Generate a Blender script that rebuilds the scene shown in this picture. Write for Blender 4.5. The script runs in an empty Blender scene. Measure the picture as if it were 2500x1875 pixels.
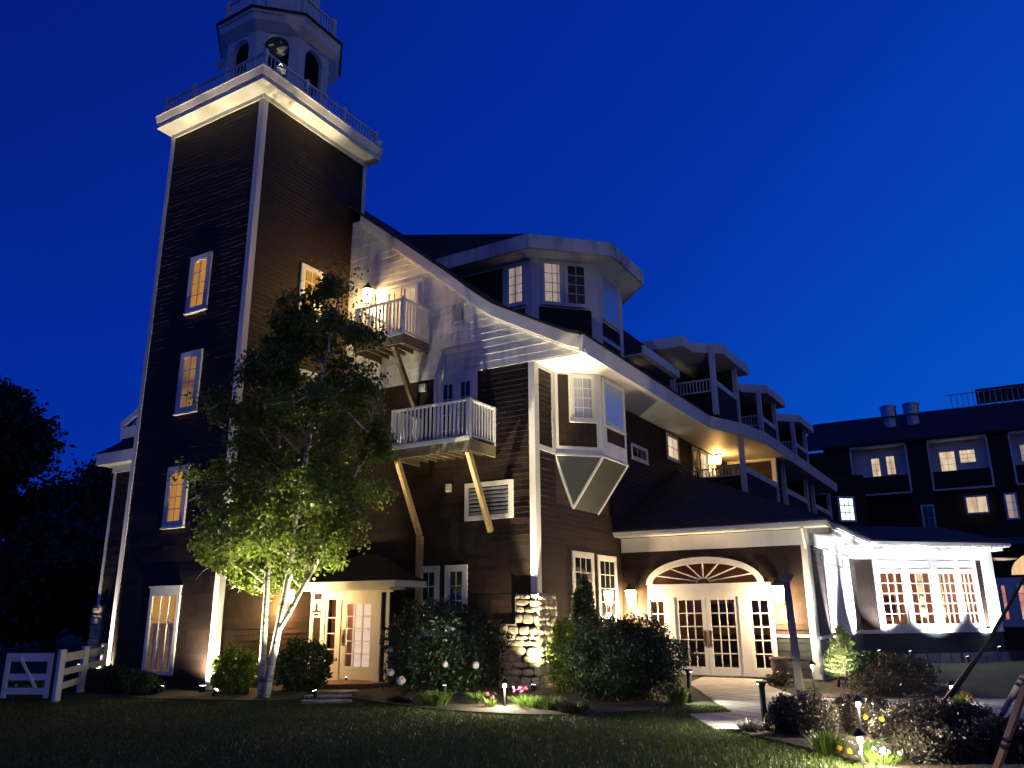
import bpy, math, random
import numpy as np
from mathutils import Vector, Matrix
random.seed(7); rng = np.random.default_rng(7)
R = math.radians
scene = bpy.context.scene
col = scene.collection

# ------------------------------------------------------------------ camera
cam = bpy.data.cameras.new('camera'); co = bpy.data.objects.new('camera', cam); col.objects.link(co)
cam.sensor_width = 36; cam.lens = 1948.8/2500*36; cam.clip_start = .05; cam.clip_end = 2000
def _cam():
    yaw, pitch, roll = R(-30.865), R(15.98), R(.408)
    fw = Vector((math.sin(yaw)*math.cos(pitch), math.cos(yaw)*math.cos(pitch), math.sin(pitch)))
    r = Vector((math.cos(yaw), -math.sin(yaw), 0)); d = fw.cross(r)
    r2 = r*math.cos(roll)+d*math.sin(roll); d2 = -r*math.sin(roll)+d*math.cos(roll)
    return Matrix(((r2.x, -d2.x, -fw.x, 0), (r2.y, -d2.y, -fw.y, 0), (r2.z, -d2.z, -fw.z, 1.75), (0, 0, 0, 1)))
co.matrix_world = _cam(); scene.camera = co

# ------------------------------------------------------------------ sky (blue hour) and exposure
scene.view_settings.view_transform = 'Standard'; scene.view_settings.look = 'None'
scene.view_settings.exposure = 0; scene.view_settings.gamma = 1
w = bpy.data.worlds.new('World'); scene.world = w; w.use_nodes = True
def _world():
    nt = w.node_tree; N = nt.nodes; L = nt.links; N.clear()
    out = N.new('ShaderNodeOutputWorld'); bg = N.new('ShaderNodeBackground'); L.new(bg.outputs[0], out.inputs[0])
    tc = N.new('ShaderNodeTexCoord')
    def dot(v):
        n = N.new('ShaderNodeVectorMath'); n.operation = 'DOT_PRODUCT'; L.new(tc.outputs['Generated'], n.inputs[0]); n.inputs[1].default_value = v
        return n.outputs['Value']
    def rng_(s, a, b, c, d):
        n = N.new('ShaderNodeMapRange'); n.interpolation_type = 'LINEAR'; L.new(s, n.inputs[0])
        for i, q in enumerate((a, b, c, d)): n.inputs[i+1].default_value = q
        return n.outputs[0]
    # dusk light lies to the right (+X) and low: t grows towards it
    t = rng_(dot((.55, .08, -.85)), -1.0, .02, 0, 1)
    noi = N.new('ShaderNodeTexNoise'); noi.inputs['Scale'].default_value = 2.2; noi.inputs['Detail'].default_value = 4
    mp = N.new('ShaderNodeMapping'); mp.inputs['Scale'].default_value = (1, 1, 2.5); L.new(tc.outputs['Generated'], mp.inputs[0]); L.new(mp.outputs[0], noi.inputs[0])
    ad = N.new('ShaderNodeMath'); ad.operation = 'MULTIPLY_ADD'; L.new(noi.outputs[0], ad.inputs[0]); ad.inputs[1].default_value = .10; sb = N.new('ShaderNodeMath'); sb.operation = 'SUBTRACT'; L.new(t, sb.inputs[0]); sb.inputs[1].default_value = .05; L.new(sb.outputs[0], ad.inputs[2])
    ramp = N.new('ShaderNodeValToRGB'); L.new(ad.outputs[0], ramp.inputs[0])
    e = ramp.color_ramp.elements
    for p, c in ((.34, (.0008, .0200, .285)), (.52, (.0008, .0265, .325)), (.74, (.001, .051, .42))): q = e.new(p); q.color = (*c, 1)
    e[0].position = .06; e[0].color = (.0007, .0085, .165, 1); e[-1].position = 1.0; e[-1].color = (.001, .082, .53, 1)
    # afterglow behind the viewer's right shoulder, out of the picture
    g = rng_(dot((.96, -.27, .08)), .15, .95, 0, 1)
    mx = N.new('ShaderNodeMix'); mx.data_type = 'RGBA'; L.new(g, mx.inputs[0]); L.new(ramp.outputs[0], mx.inputs[6]); mx.inputs[7].default_value = (.050, .052, .115, 1)
    L.new(mx.outputs[2], bg.inputs[0]); bg.inputs[1].default_value = 1.13
_world()
sun = bpy.data.lights.new('dusk_sun', 'SUN'); so = bpy.data.objects.new('dusk_sun', sun); col.objects.link(so)
sun.energy = .02; sun.angle = R(40); sun.color = (1, .9, .86); so.rotation_euler = (R(72), 0, R(58))

# ------------------------------------------------------------------ materials
def node_mat(name, base=(.5, .5, .5), rough=.7, **kw):
    m = bpy.data.materials.new(name); m.use_nodes = True
    nt = m.node_tree; b = nt.nodes['Principled BSDF']
    b.inputs['Base Color'].default_value = (*base, 1); b.inputs['Roughness'].default_value = rough
    for k, v in kw.items(): b.inputs[k.replace('_', ' ')].default_value = v
    return m, nt, b
def tex(nt, kind, scale, stretch=(1, 1, 1), detail=4, coords='Object'):
    tc = nt.nodes.new('ShaderNodeTexCoord'); mp = nt.nodes.new('ShaderNodeMapping'); mp.inputs['Scale'].default_value = stretch
    n = nt.nodes.new(kind); n.inputs['Scale'].default_value = scale
    if 'Detail' in n.inputs: n.inputs['Detail'].default_value = detail
    nt.links.new(tc.outputs[coords], mp.inputs[0]); nt.links.new(mp.outputs[0], n.inputs['Vector'])
    return n
def ramp(nt, src, stops):
    r = nt.nodes.new('ShaderNodeValToRGB'); nt.links.new(src, r.inputs[0]); e = r.color_ramp.elements
    e[0].position, e[0].color = stops[0][0], (*stops[0][1], 1); e[1].position, e[1].color = stops[-1][0], (*stops[-1][1], 1)
    for p, c in stops[1:-1]: q = e.new(p); q.color = (*c, 1)
    return r.outputs[0]
def bump(nt, b, src, dist=.01, strength=1):
    n = nt.nodes.new('ShaderNodeBump'); n.inputs['Distance'].default_value = dist; n.inputs['Strength'].default_value = strength
    nt.links.new(src, n.inputs['Height']); nt.links.new(n.outputs[0], b.inputs['Normal'])
def varied(name, stops, scale, rough=.75, stretch=(1, 1, 1), bd=0, kind='ShaderNodeTexNoise', detail=5, **kw):
    m, nt, b = node_mat(name, stops[0][1], rough, **kw)
    n = tex(nt, kind, scale, stretch, detail); src = n.outputs[0]
    nt.links.new(ramp(nt, src, stops), b.inputs['Base Color'])
    if bd: bump(nt, b, src, bd)
    return m
M = {}
M['shingle'] = varied('brown_shingle', [(.3, (.016, .0072, .0044)), (.55, (.027, .0118, .0068)), (.75, (.040, .0185, .0108))], 2.2, .82, (7, 7, 1), .006)
def island(m, lo, hi):
    nt = m.node_tree; b = nt.nodes['Principled BSDF']; src = b.inputs['Base Color'].links[0].from_socket
    g = nt.nodes.new('ShaderNodeNewGeometry'); c = ramp(nt, g.outputs['Random Per Island'], [(0, (lo, lo, lo)), (1, (hi, hi, hi))])
    mx = nt.nodes.new('ShaderNodeMix'); mx.data_type = 'RGBA'; mx.blend_type = 'MULTIPLY'; mx.inputs[0].default_value = 1
    nt.links.new(src, mx.inputs[6]); nt.links.new(c, mx.inputs[7]); nt.links.new(mx.outputs[2], b.inputs['Base Color'])
island(M['shingle'], .62, 1.25)
M['brown_trim'] = varied('brown_board', [(.3, (.05, .028, .018)), (.7, (.07, .042, .028))], 3, .7)
M['white'] = varied('white_paint', [(.25, (.60, .59, .56)), (.5, (.74, .73, .70)), (.8, (.80, .79, .76))], 1.6, .55, (1, 1, .35), .002)
M['dirty_white'] = varied('weathered_white_paint', [(.34, (.20, .20, .19)), (.47, (.50, .50, .47)), (.62, (.74, .73, .69))], 1.5, .6, (1.6, 1.6, .45), .002, detail=8)
M['gable'] = varied('stained_white_clapboard', [(.28, (.44, .45, .46)), (.42, (.58, .59, .59)), (.55, (.69, .69, .68)), (.75, (.77, .77, .75))], 1.6, .6, (2.6, 2.6, .55), .002, detail=10); island(M['gable'], .86, 1.06)
M['roof'] = varied('dark_roof_shingle', [(.3, (.012, .011, .012)), (.7, (.030, .027, .028))], 5, .85, (1, 1, 1), .01)
def _courses():
    m = M['roof']; nt = m.node_tree; b = nt.nodes['Principled BSDF']; src = b.inputs['Base Color'].links[0].from_socket
    tc = nt.nodes.new('ShaderNodeTexCoord'); sx = nt.nodes.new('ShaderNodeSeparateXYZ'); nt.links.new(tc.outputs['Object'], sx.inputs[0])
    ad = nt.nodes.new('ShaderNodeMath'); nt.links.new(sx.outputs[0], ad.inputs[0]); nt.links.new(sx.outputs[1], ad.inputs[1])
    cb = nt.nodes.new('ShaderNodeCombineXYZ'); nt.links.new(ad.outputs[0], cb.inputs[0]); nt.links.new(sx.outputs[2], cb.inputs[1])
    br = nt.nodes.new('ShaderNodeTexBrick'); br.inputs['Scale'].default_value = 3.2; br.inputs['Color1'].default_value = (.55, .55, .55, 1); br.inputs['Color2'].default_value = (1.5, 1.45, 1.4, 1); br.inputs['Mortar'].default_value = (.25, .25, .25, 1); br.inputs['Row Height'].default_value = .2
    nt.links.new(cb.outputs[0], br.inputs[0])
    mx = nt.nodes.new('ShaderNodeMix'); mx.data_type = 'RGBA'; mx.blend_type = 'MULTIPLY'; mx.inputs[0].default_value = 1
    nt.links.new(src, mx.inputs[6]); nt.links.new(br.outputs[0], mx.inputs[7]); nt.links.new(mx.outputs[2], b.inputs['Base Color'])
_courses()
M['green_panel'] = varied('grey_green_panel', [(.3, (.028, .034, .033)), (.7, (.045, .054, .052))], 2, .5)
M['concrete'] = varied('pale_concrete', [(.3, (.32, .31, .28)), (.7, (.46, .44, .41))], 3, .85, bd=.004)
def _joints():
    m = M['concrete']; nt = m.node_tree; b = nt.nodes['Principled BSDF']; src = b.inputs['Base Color'].links[0].from_socket
    br = nt.nodes.new('ShaderNodeTexBrick'); br.inputs['Scale'].default_value = .55; br.inputs['Mortar Size'].default_value = .012; br.inputs['Color1'].default_value = (1, 1, 1, 1); br.inputs['Color2'].default_value = (.84, .84, .84, 1); br.inputs['Mortar'].default_value = (.3, .3, .3, 1); br.offset = 0
    tc = nt.nodes.new('ShaderNodeTexCoord'); mp = nt.nodes.new('ShaderNodeMapping'); mp.inputs['Rotation'].default_value = (0, 0, .45); nt.links.new(tc.outputs['Object'], mp.inputs[0]); nt.links.new(mp.outputs[0], br.inputs[0])
    mx = nt.nodes.new('ShaderNodeMix'); mx.data_type = 'RGBA'; mx.blend_type = 'MULTIPLY'; mx.inputs[0].default_value = 1
    nt.links.new(src, mx.inputs[6]); nt.links.new(br.outputs[0], mx.inputs[7]); nt.links.new(mx.outputs[2], b.inputs['Base Color'])
_joints()
M['wood'] = varied('raw_pine', [(.3, (.36, .24, .10)), (.5, (.50, .36, .17)), (.7, (.60, .45, .24))], 3, .6, (6, 6, .4), .003)
M['wood_orange'] = varied('varnished_wood', [(.3, (.55, .27, .12)), (.7, (.72, .42, .22))], 3, .45, (5, 5, .5))
M['deck'] = varied('weathered_deck_wood', [(.3, (.12, .095, .055)), (.7, (.22, .18, .10))], 4, .75, (1, 6, 6))
M['black_metal'] = node_mat('black_metal', (.014, .014, .015), .45, Metallic=.3)[0]
M['steel'] = node_mat('galvanised_steel', (.45, .46, .48), .35, Metallic=.9)[0]
M['brass'] = node_mat('worn_brass', (.55, .36, .10), .3, Metallic=1.0)[0]
M['black_paint'] = varied('faded_black_paint', [(.3, (.008, .008, .010)), (.7, (.018, .018, .022))], 8, .6)
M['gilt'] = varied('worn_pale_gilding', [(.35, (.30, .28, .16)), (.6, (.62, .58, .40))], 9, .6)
M['post_grey'] = varied('weathered_post', [(.3, (.20, .18, .16)), (.7, (.30, .27, .24))], 3, .8, (4, 4, .6))
M['curtain'] = varied('pale_curtain', [(.3, (.55, .55, .56)), (.7, (.72, .72, .74))], 3, .9, (9, 9, .1))
M['blind'] = varied('sky_tinted_blind', [(.3, (.30, .42, .78)), (.7, (.36, .50, .88))], 26, .5, (.03, .03, 1), Coat_Weight=1.0, Coat_Roughness=.04)  # blue of the reflected sky is painted into the blind's base colour
M['curtain_glass'] = varied('curtain_behind_glass', [(.3, (.20, .22, .30)), (.55, (.42, .44, .54)), (.7, (.52, .54, .64))], 2.2, .6, (8, 8, .15), Coat_Weight=1.0, Coat_Roughness=.03)
M['wall_in'] = varied('warm_plaster', [(.3, (.42, .25, .16)), (.7, (.55, .36, .25))], .8, .8)
M['dark_wood'] = varied('dark_furniture_wood', [(.3, (.035, .018, .010)), (.7, (.07, .035, .02))], 3, .4)
M['floor_in'] = varied('parquet', [(.3, (.10, .05, .025)), (.7, (.16, .09, .05))], 3, .35)
M['mulch'] = varied('bark_mulch', [(.3, (.022, .013, .008)), (.7, (.07, .04, .024))], 24, .95, bd=.03)
M['stone'] = varied('field_stone', [(.3, (.24, .20, .15)), (.5, (.38, .33, .25)), (.7, (.50, .45, .36))], 5, .85, bd=.015)
M['mortar'] = varied('mortar', [(.3, (.18, .16, .13)), (.7, (.28, .25, .21))], 9, .95, bd=.01)
M['petal_white'] = node_mat('white_petals', (.62, .60, .58), .7)[0]
M['petal_dusty'] = node_mat('dusty_mauve_petals', (.30, .22, .22), .8)[0]
M['petal_pink'] = node_mat('pink_petals', (.62, .045, .16), .6)[0]
M['petal_yellow'] = node_mat('yellow_petals', (.75, .42, .02), .6)[0]
M['terracotta'] = varied('mauve_glazed_clay', [(.3, (.14, .07, .075)), (.7, (.26, .15, .15))], 5, .5)

def leaf_mat(name, c0, c1, trans=.35, rough=.5):
    m = bpy.data.materials.new(name); m.use_nodes = True; nt = m.node_tree; b = nt.nodes['Principled BSDF']
    gi = nt.nodes.new('ShaderNodeNewGeometry')
    c = ramp(nt, gi.outputs['Random Per Island'], [(0, c0), (1, c1)])
    nt.links.new(c, b.inputs['Base Color']); b.inputs['Roughness'].default_value = rough
    tr = nt.nodes.new('ShaderNodeBsdfTranslucent'); nt.links.new(c, tr.inputs[0])
    mx = nt.nodes.new('ShaderNodeMixShader'); mx.inputs[0].default_value = trans
    nt.links.new(b.outputs[0], mx.inputs[1]); nt.links.new(tr.outputs[0], mx.inputs[2])
    nt.links.new(mx.outputs[0], nt.nodes['Material Output'].inputs[0])
    return m
M['birch_leaf'] = leaf_mat('birch_leaf', (.06, .10, .012), (.15, .20, .025), .42)
M['shrub_leaf'] = leaf_mat('shrub_leaf', (.012, .028, .007), (.030, .055, .013), .2)
M['bright_leaf'] = leaf_mat('yellow_green_leaf', (.08, .13, .015), (.16, .21, .03), .35)
M['dark_leaf'] = leaf_mat('dark_tree_leaf', (.008, .014, .008), (.018, .028, .014), .15)
M['fir_needle'] = leaf_mat('fir_needle', (.10, .14, .04), (.20, .24, .08), .3)
M['bed_leaf'] = leaf_mat('lavender_leaf', (.020, .020, .013), (.065, .052, .036), .2)
M['blade'] = leaf_mat('grass_blade', (.032, .056, .005), (.085, .118, .011), .3)
M['strap_leaf'] = leaf_mat('daylily_leaf', (.07, .13, .02), (.13, .20, .035), .35)

def bark():
    m, nt, b = node_mat('birch_bark', (.6, .58, .52), .7)
    n = tex(nt, 'ShaderNodeTexNoise', 3.2, (2, 2, 6), 6); n2 = tex(nt, 'ShaderNodeTexNoise', 1.7, (1, 1, 2.2), 5)
    a = ramp(nt, n.outputs[0], [(.36, (.12, .11, .10)), (.44, (.52, .50, .45)), (.7, (.66, .63, .57))])
    d = ramp(nt, n2.outputs[0], [(.36, (.05, .05, .05)), (.44, (1, 1, 1))])
    mx = nt.nodes.new('ShaderNodeMix'); mx.data_type = 'RGBA'; mx.blend_type = 'MULTIPLY'; mx.inputs[0].default_value = .85
    nt.links.new(a, mx.inputs[6]); nt.links.new(d, mx.inputs[7]); nt.links.new(mx.outputs[2], b.inputs['Base Color'])
    bump(nt, b, n.outputs[0], .01)
    return m
M['birch_bark'] = bark()
M['twig'] = varied('dark_bark', [(.3, (.03, .022, .015)), (.7, (.06, .045, .03))], 6, .9, bd=.01)

def glass_mat(name, tint=(1, 1, 1), fres=1.45, refl=1.0):
    m = bpy.data.materials.new(name); m.use_nodes = True; nt = m.node_tree; nt.nodes.remove(nt.nodes['Principled BSDF'])
    t = nt.nodes.new('ShaderNodeBsdfTransparent'); t.inputs[0].default_value = (*tint, 1)
    g = nt.nodes.new('ShaderNodeBsdfGlossy'); g.inputs['Roughness'].default_value = .03; g.inputs[0].default_value = (refl, refl, refl, 1)
    f = nt.nodes.new('ShaderNodeFresnel'); f.inputs[0].default_value = fres
    gm = nt.nodes.new('ShaderNodeNewGeometry'); fm = nt.nodes.new('ShaderNodeMath'); fm.operation = 'SUBTRACT'; fm.use_clamp = True; nt.links.new(f.outputs[0], fm.inputs[0]); nt.links.new(gm.outputs['Backfacing'], fm.inputs[1])
    mx = nt.nodes.new('ShaderNodeMixShader'); nt.links.new(fm.outputs[0], mx.inputs[0]); nt.links.new(t.outputs[0], mx.inputs[1]); nt.links.new(g.outputs[0], mx.inputs[2])
    nt.links.new(mx.outputs[0], nt.nodes['Material Output'].inputs[0])
    return m
M['glass'] = glass_mat('clear_glass', (.93, .95, .95))
def lit_mat(name, stops, scale=1.5, strength=1., stretch=(8, 8, .25), kind='ShaderNodeTexNoise'):
    """a window lit from within: curtains and room seen through glossy glass"""
    m, nt, b = node_mat(name, (.02, .02, .02), .06)
    n = tex(nt, kind, scale, stretch, 3)
    c = ramp(nt, n.outputs[0], stops)
    nt.links.new(c, b.inputs['Emission Color']); b.inputs['Emission Strength'].default_value = strength
    return m
M['amber'] = lit_mat('amber_lit_window', [(.3, (.40, .17, .015)), (.5, (.56, .25, .02)), (.7, (.68, .33, .04))], 1.2, .85)
M['amber_dim'] = lit_mat('dim_amber_window', [(.3, (.10, .045, .012)), (.48, (.30, .15, .03)), (.7, (.48, .25, .07))], 1.1, .62, (2, 2, 1.2))
M['cream'] = lit_mat('cream_lit_window', [(.3, (.62, .42, .22)), (.6, (1.0, .78, .5)), (.75, (1.2, 1.0, .75))], .9, .8, (3, 3, .7))
M['stair_glow'] = lit_mat('lit_stairwell', [(.3, (.085, .045, .03)), (.7, (.14, .075, .05))], 1.2, .9, (1, 1, .6))
M['pinkish'] = lit_mat('pale_pink_curtain_window', [(.36, (.10, .08, .10)), (.5, (.52, .38, .33)), (.7, (.66, .50, .43))], 1.0, .62, (5, 5, .1))
M['bluewhite'] = lit_mat('cool_white_window', [(.3, (1.5, 1.8, 1.6)), (.7, (2.2, 2.4, 2.2))], 1, 1.1)
M['salmon'] = lit_mat('salmon_lit_window', [(.3, (.5, .16, .09)), (.5, (.8, .30, .20)), (.7, (.9, .62, .42))], .9, .8, (2, 2, 1.5))
M['orange_fan'] = lit_mat('orange_lit_fanlight', [(.3, (.9, .55, .22)), (.7, (1.1, .72, .34))], 1, .9)
M['dark_glass'] = node_mat('dark_window_glass', (.012, .014, .02), .05)[0]
def emit(name, c, s):
    m, nt, b = node_mat(name, c, .4); b.inputs['Emission Color'].default_value = (*c, 1); b.inputs['Emission Strength'].default_value = s
    return m
M['lamp_warm'] = emit('warm_lamp_glass', (1, .66, .26), 75)
M['lamp_white'] = emit('white_lamp_lens', (1, .93, .78), 14)
M['lamp_cool'] = emit('cool_lamp_lens', (.95, .97, 1), 14)
M['lamp_star'] = emit('far_lamp_lens', (.8, .9, 1), 5)

# ------------------------------------------------------------------ mesh helpers
WPOS = {}
class MB:
    def __init__(s): s.v = []; s.f = []
    def add(s, vs, fs):
        k = len(s.v); s.v += [tuple(q) for q in vs]; s.f += [tuple(i+k for i in f) for f in fs]
    def quad(s, a, b, c, d): s.add([a, b, c, d], [(0, 1, 2, 3)])
    def poly(s, pts): s.add(pts, [tuple(range(len(pts)))])
    def hexa(s, p): s.add(p, [(0, 3, 2, 1), (4, 5, 6, 7), (0, 1, 5, 4), (1, 2, 6, 5), (2, 3, 7, 6), (3, 0, 4, 7)])
    def box(s, x0, x1, y0, y1, z0, z1):
        s.hexa([(x0, y0, z0), (x1, y0, z0), (x1, y1, z0), (x0, y1, z0), (x0, y0, z1), (x1, y0, z1), (x1, y1, z1), (x0, y1, z1)])
    def fbox(s, F, a0, a1, z0, z1, d0, d1):
        s.hexa([F.p(a0, z0, d1), F.p(a1, z0, d1), F.p(a1, z0, d0), F.p(a0, z0, d0), F.p(a0, z1, d1), F.p(a1, z1, d1), F.p(a1, z1, d0), F.p(a0, z1, d0)])
    def bar(s, p, q, wd, ht, up=(0, 0, 1)):
        p, q = Vector(p), Vector(q); t = (q-p).normalized(); u = Vector(up)
        if abs(t.dot(u)) > .98: u = Vector((1, 0, 0))
        x = t.cross(u).normalized()*wd/2; y = x.cross(t).normalized()*ht/2
        s.hexa([p-x-y, p+x-y, p+x+y, p-x+y, q-x-y, q+x-y, q+x+y, q-x+y])
    def prism(s, pts, z0, z1):
        n = len(pts); s.add([(x, y, z0) for x, y in pts]+[(x, y, z1) for x, y in pts],
              [tuple(range(n-1, -1, -1)), tuple(range(n, 2*n))]+[(i, (i+1) % n, n+(i+1) % n, n+i) for i in range(n)])
    def slab(s, pts, off):
        """polygon in space given a thickness vector"""
        n = len(pts); o = Vector(off)
        s.add([tuple(p) for p in pts]+[tuple(Vector(p)+o) for p in pts],
              [tuple(range(n)), tuple(range(2*n-1, n-1, -1))]+[(i, n+i, n+(i+1) % n, (i+1) % n) for i in range(n)])
    def tube(s, pts, rad, n=8, cap=True):
        pts = [Vector(p) for p in pts]; rings = []; k = len(s.v); prev = None
        for i, p in enumerate(pts):
            t = (pts[min(i+1, len(pts)-1)]-pts[max(i-1, 0)])
            t = t.normalized() if t.length > 1e-6 else Vector((0, 0, 1))
            a = t.orthogonal().normalized() if prev is None else (prev-t*prev.dot(t)).normalized()
            prev = a; b = t.cross(a); r = rad[i] if hasattr(rad, '__len__') else rad
            for j in range(n):
                g = 2*math.pi*j/n; s.v.append(tuple(p+(a*math.cos(g)+b*math.sin(g))*r))
        for i in range(len(pts)-1):
            for j in range(n): s.f.append((k+i*n+j, k+i*n+(j+1) % n, k+(i+1)*n+(j+1) % n, k+(i+1)*n+j))
        if cap:
            s.f.append(tuple(k+j for j in range(n-1, -1, -1))); s.f.append(tuple(k+(len(pts)-1)*n+j for j in range(n)))
    def lathe(s, c, prof, n=16, rot=0):
        k = len(s.v)
        for r, z in prof:
            for j in range(n): g = 2*math.pi*j/n+rot; s.v.append((c[0]+r*math.cos(g), c[1]+r*math.sin(g), c[2]+z))
        for i in range(len(prof)-1):
            for j in range(n): s.f.append((k+i*n+j, k+i*n+(j+1) % n, k+(i+1)*n+(j+1) % n, k+(i+1)*n+j))
        s.f.append(tuple(k+j for j in range(n-1, -1, -1))); s.f.append(tuple(k+(len(prof)-1)*n+j for j in range(n)))
    def build(s, name, mat, parent=None, loc=None, smooth=False):
        base = Vector(WPOS[parent.name]) if parent is not None else Vector(loc or (0, 0, 0))
        me = bpy.data.meshes.new(name)
        va = np.array(s.v, float).reshape(-1, 3)-np.array(base)
        me.from_pydata(va.tolist(), [], s.f); me.materials.append(M[mat] if isinstance(mat, str) else mat)
        if smooth: me.polygons.foreach_set('use_smooth', [True]*len(me.polygons))
        me.update()
        o = bpy.data.objects.new(name, me); col.objects.link(o)
        if parent is not None: o.parent = parent
        else: o.location = base
        WPOS[o.name] = tuple(float(k) for k in base)
        return o
class Fr:
    """wall frame: a runs along u, d out along the wall's normal"""
    def __init__(s, o, u):
        s.o = o; l = math.hypot(*u); s.u = (u[0]/l, u[1]/l); s.n = (s.u[1], -s.u[0])
    def p(s, a, z, d=0): return (s.o[0]+s.u[0]*a+s.n[0]*d, s.o[1]+s.u[1]*a+s.n[1]*d, z)
def tag(o, label, cat, group=None):
    o['label'] = label; o['category'] = cat
    if group: o['group'] = group
    return o
def thing(name, loc, label, cat, group=None):
    o = bpy.data.objects.new(name, None); col.objects.link(o); o.location = loc; WPOS[o.name] = tuple(float(k) for k in loc); o.empty_display_size = .3
    return tag(o, label, cat, group)
def struct(o, kind='structure'): o['kind'] = kind; return o
def copy_thing(o, loc, label):
    def cp(s, par):
        c = s.copy(); col.objects.link(c)
        if par is not None: c.parent = par
        for ch in s.children: cp(ch, c)
        return c
    c = cp(o, None); c.location = loc; WPOS[c.name] = tuple(float(k) for k in loc); c['label'] = label
    return c
def light(kind, loc, power, color, parent=None, aim=None, size=60, blend=.4, radius=.05):
    l = bpy.data.lights.new('lamp_light', kind); l.energy = power; l.color = color; l.shadow_soft_size = radius
    o = bpy.data.objects.new('lamp_light', l); col.objects.link(o)
    if kind == 'SPOT':
        l.spot_size = R(size); l.spot_blend = blend
        o.rotation_euler = (Vector(aim)-Vector(loc)).to_track_quat('-Z', 'Y').to_euler()
    if parent is not None: o.parent = parent; o.location = Vector(loc)-Vector(WPOS[parent.name])
    else: o.location = loc
    return o

def siding(mb, F, a0, a1, z0, z1, holes=(), clip=None, course=.14, lap=.02, seg=(.35, 1.3), d0=0.):
    z = z0
    while z < z1-.01:
        h = min(course, z1-z); zm = z+h/2; iv = [clip(zm) if clip else (a0, a1)]
        for H in holes:
            ha = H(zm) if callable(H) else ((H[0], H[1]) if H[2] < zm < H[3] else None)
            if ha:
                nv = []
                for p, q in iv:
                    if ha[1] <= p or ha[0] >= q: nv.append((p, q)); continue
                    if ha[0] > p: nv.append((p, ha[0]))
                    if ha[1] < q: nv.append((ha[1], q))
                iv = nv
        for p, q in iv:
            a = p
            while a < q-.005:
                b = min(q, a+random.uniform(*seg))
                if q-b < .15: b = q
                l = d0+lap*random.uniform(.65, 1.25); j = random.uniform(-.006, .004)*(course/.14)
                mb.quad(F.p(a, z+j, l), F.p(b, z+j, l), F.p(b, z+h+.006, d0+.002), F.p(a, z+h+.006, d0+.002))
                mb.quad(F.p(a, z+j, d0-.01), F.p(b, z+j, d0-.01), F.p(b, z+j, l), F.p(a, z+j, l))
                a = b
        z += h
def window(par, F, a0, a1, z0, z1, cols=2, rows=3, pane='dark_glass', trim=.11, proud=.05, mat='white', d=0, name='window', sill=True, mw=.022, label=None):
    m = MB(); e = d+proud
    m.fbox(F, a0, a0+trim, z0, z1, d, e); m.fbox(F, a1-trim, a1, z0, z1, d, e)
    m.fbox(F, a0+trim, a1-trim, z1-trim, z1, d, e); m.fbox(F, a0+trim, a1-trim, z0, z0+trim*.8, d, e)
    if sill: m.fbox(F, a0-.02, a1+.02, z0-.04, z0, d, e+.035)
    A0, A1, Z0, Z1 = a0+trim, a1-trim, z0+trim*.8, z1-trim; s = .035
    m.fbox(F, A0, A0+s, Z0, Z1, d, e-.01); m.fbox(F, A1-s, A1, Z0, Z1, d, e-.01)
    m.fbox(F, A0+s, A1-s, Z1-s, Z1, d, e-.01); m.fbox(F, A0+s, A1-s, Z0, Z0+s, d, e-.01)
    A0 += s; A1 -= s; Z0 += s; Z1 -= s
    for i in range(1, cols): x = A0+(A1-A0)*i/cols; m.fbox(F, x-mw/2, x+mw/2, Z0, Z1, d, e-.014)
    for j in range(1, rows): zz = Z0+(Z1-Z0)*j/rows; m.fbox(F, A0, A1, zz-mw/2, zz+mw/2, d, e-.016)
    o = m.build(name, mat, par)
    if label: o['label'] = label
    g = MB(); g.fbox(F, A0, A1, Z0, Z1, d+proud-.03, d+proud-.022); g.build('pane', pane, o)
    return o
def railing(m, P, Q, z0, z1, step=.11, bw=.032, rail=.06, posts=()):
    P, Q = Vector(P), Vector(Q); L = (Q-P).length; t = (Q-P)/L
    def pt(s, z): return (P.x+t.x*s, P.y+t.y*s, z)
    m.bar(pt(0, z1-.025), pt(L, z1-.025), rail+.03, .05); m.bar(pt(0, z0+.03), pt(L, z0+.03), rail*.8, .05)
    n = max(2, int(L/step))
    for i in range(n): s = (i+.5)*L/n; m.bar(pt(s, z0+.055), pt(s, z1-.05), bw, bw, (t.x, t.y, 0))
def leaf_mesh(name, pts, size, mat, parent=None, loc=None, aspect=.55, droop=0., jitter=.35):
    pts = np.asarray(pts, float); n = len(pts)
    u = rng.normal(size=(n, 3)); u[:, 2] -= droop; u /= np.linalg.norm(u, axis=1)[:, None]
    k = rng.normal(size=(n, 3)); v = np.cross(u, k); v /= np.linalg.norm(v, axis=1)[:, None]; nn = np.cross(u, v)
    s = size*(1+jitter*rng.uniform(-1, 1, n))[:, None]
    base = np.array(WPOS[parent.name]) if parent is not None else np.array(loc or (0, 0, 0), float)
    p = pts-base
    q = np.stack([p-u*s*.5, p+v*s*aspect*.5-nn*s*.08, p+u*s*.5, p-v*s*aspect*.5-nn*s*.08], 1).reshape(-1, 3)
    me = bpy.data.meshes.new(name); me.from_pydata(q.tolist(), [], [(i, i+1, i+2, i+3) for i in range(0, 4*n, 4)])
    me.materials.append(M[mat]); me.update()
    o = bpy.data.objects.new(name, me); col.objects.link(o)
    if parent is not None: o.parent = parent
    else: o.location = base
    WPOS[o.name] = tuple(float(k) for k in base)
    return o

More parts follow.
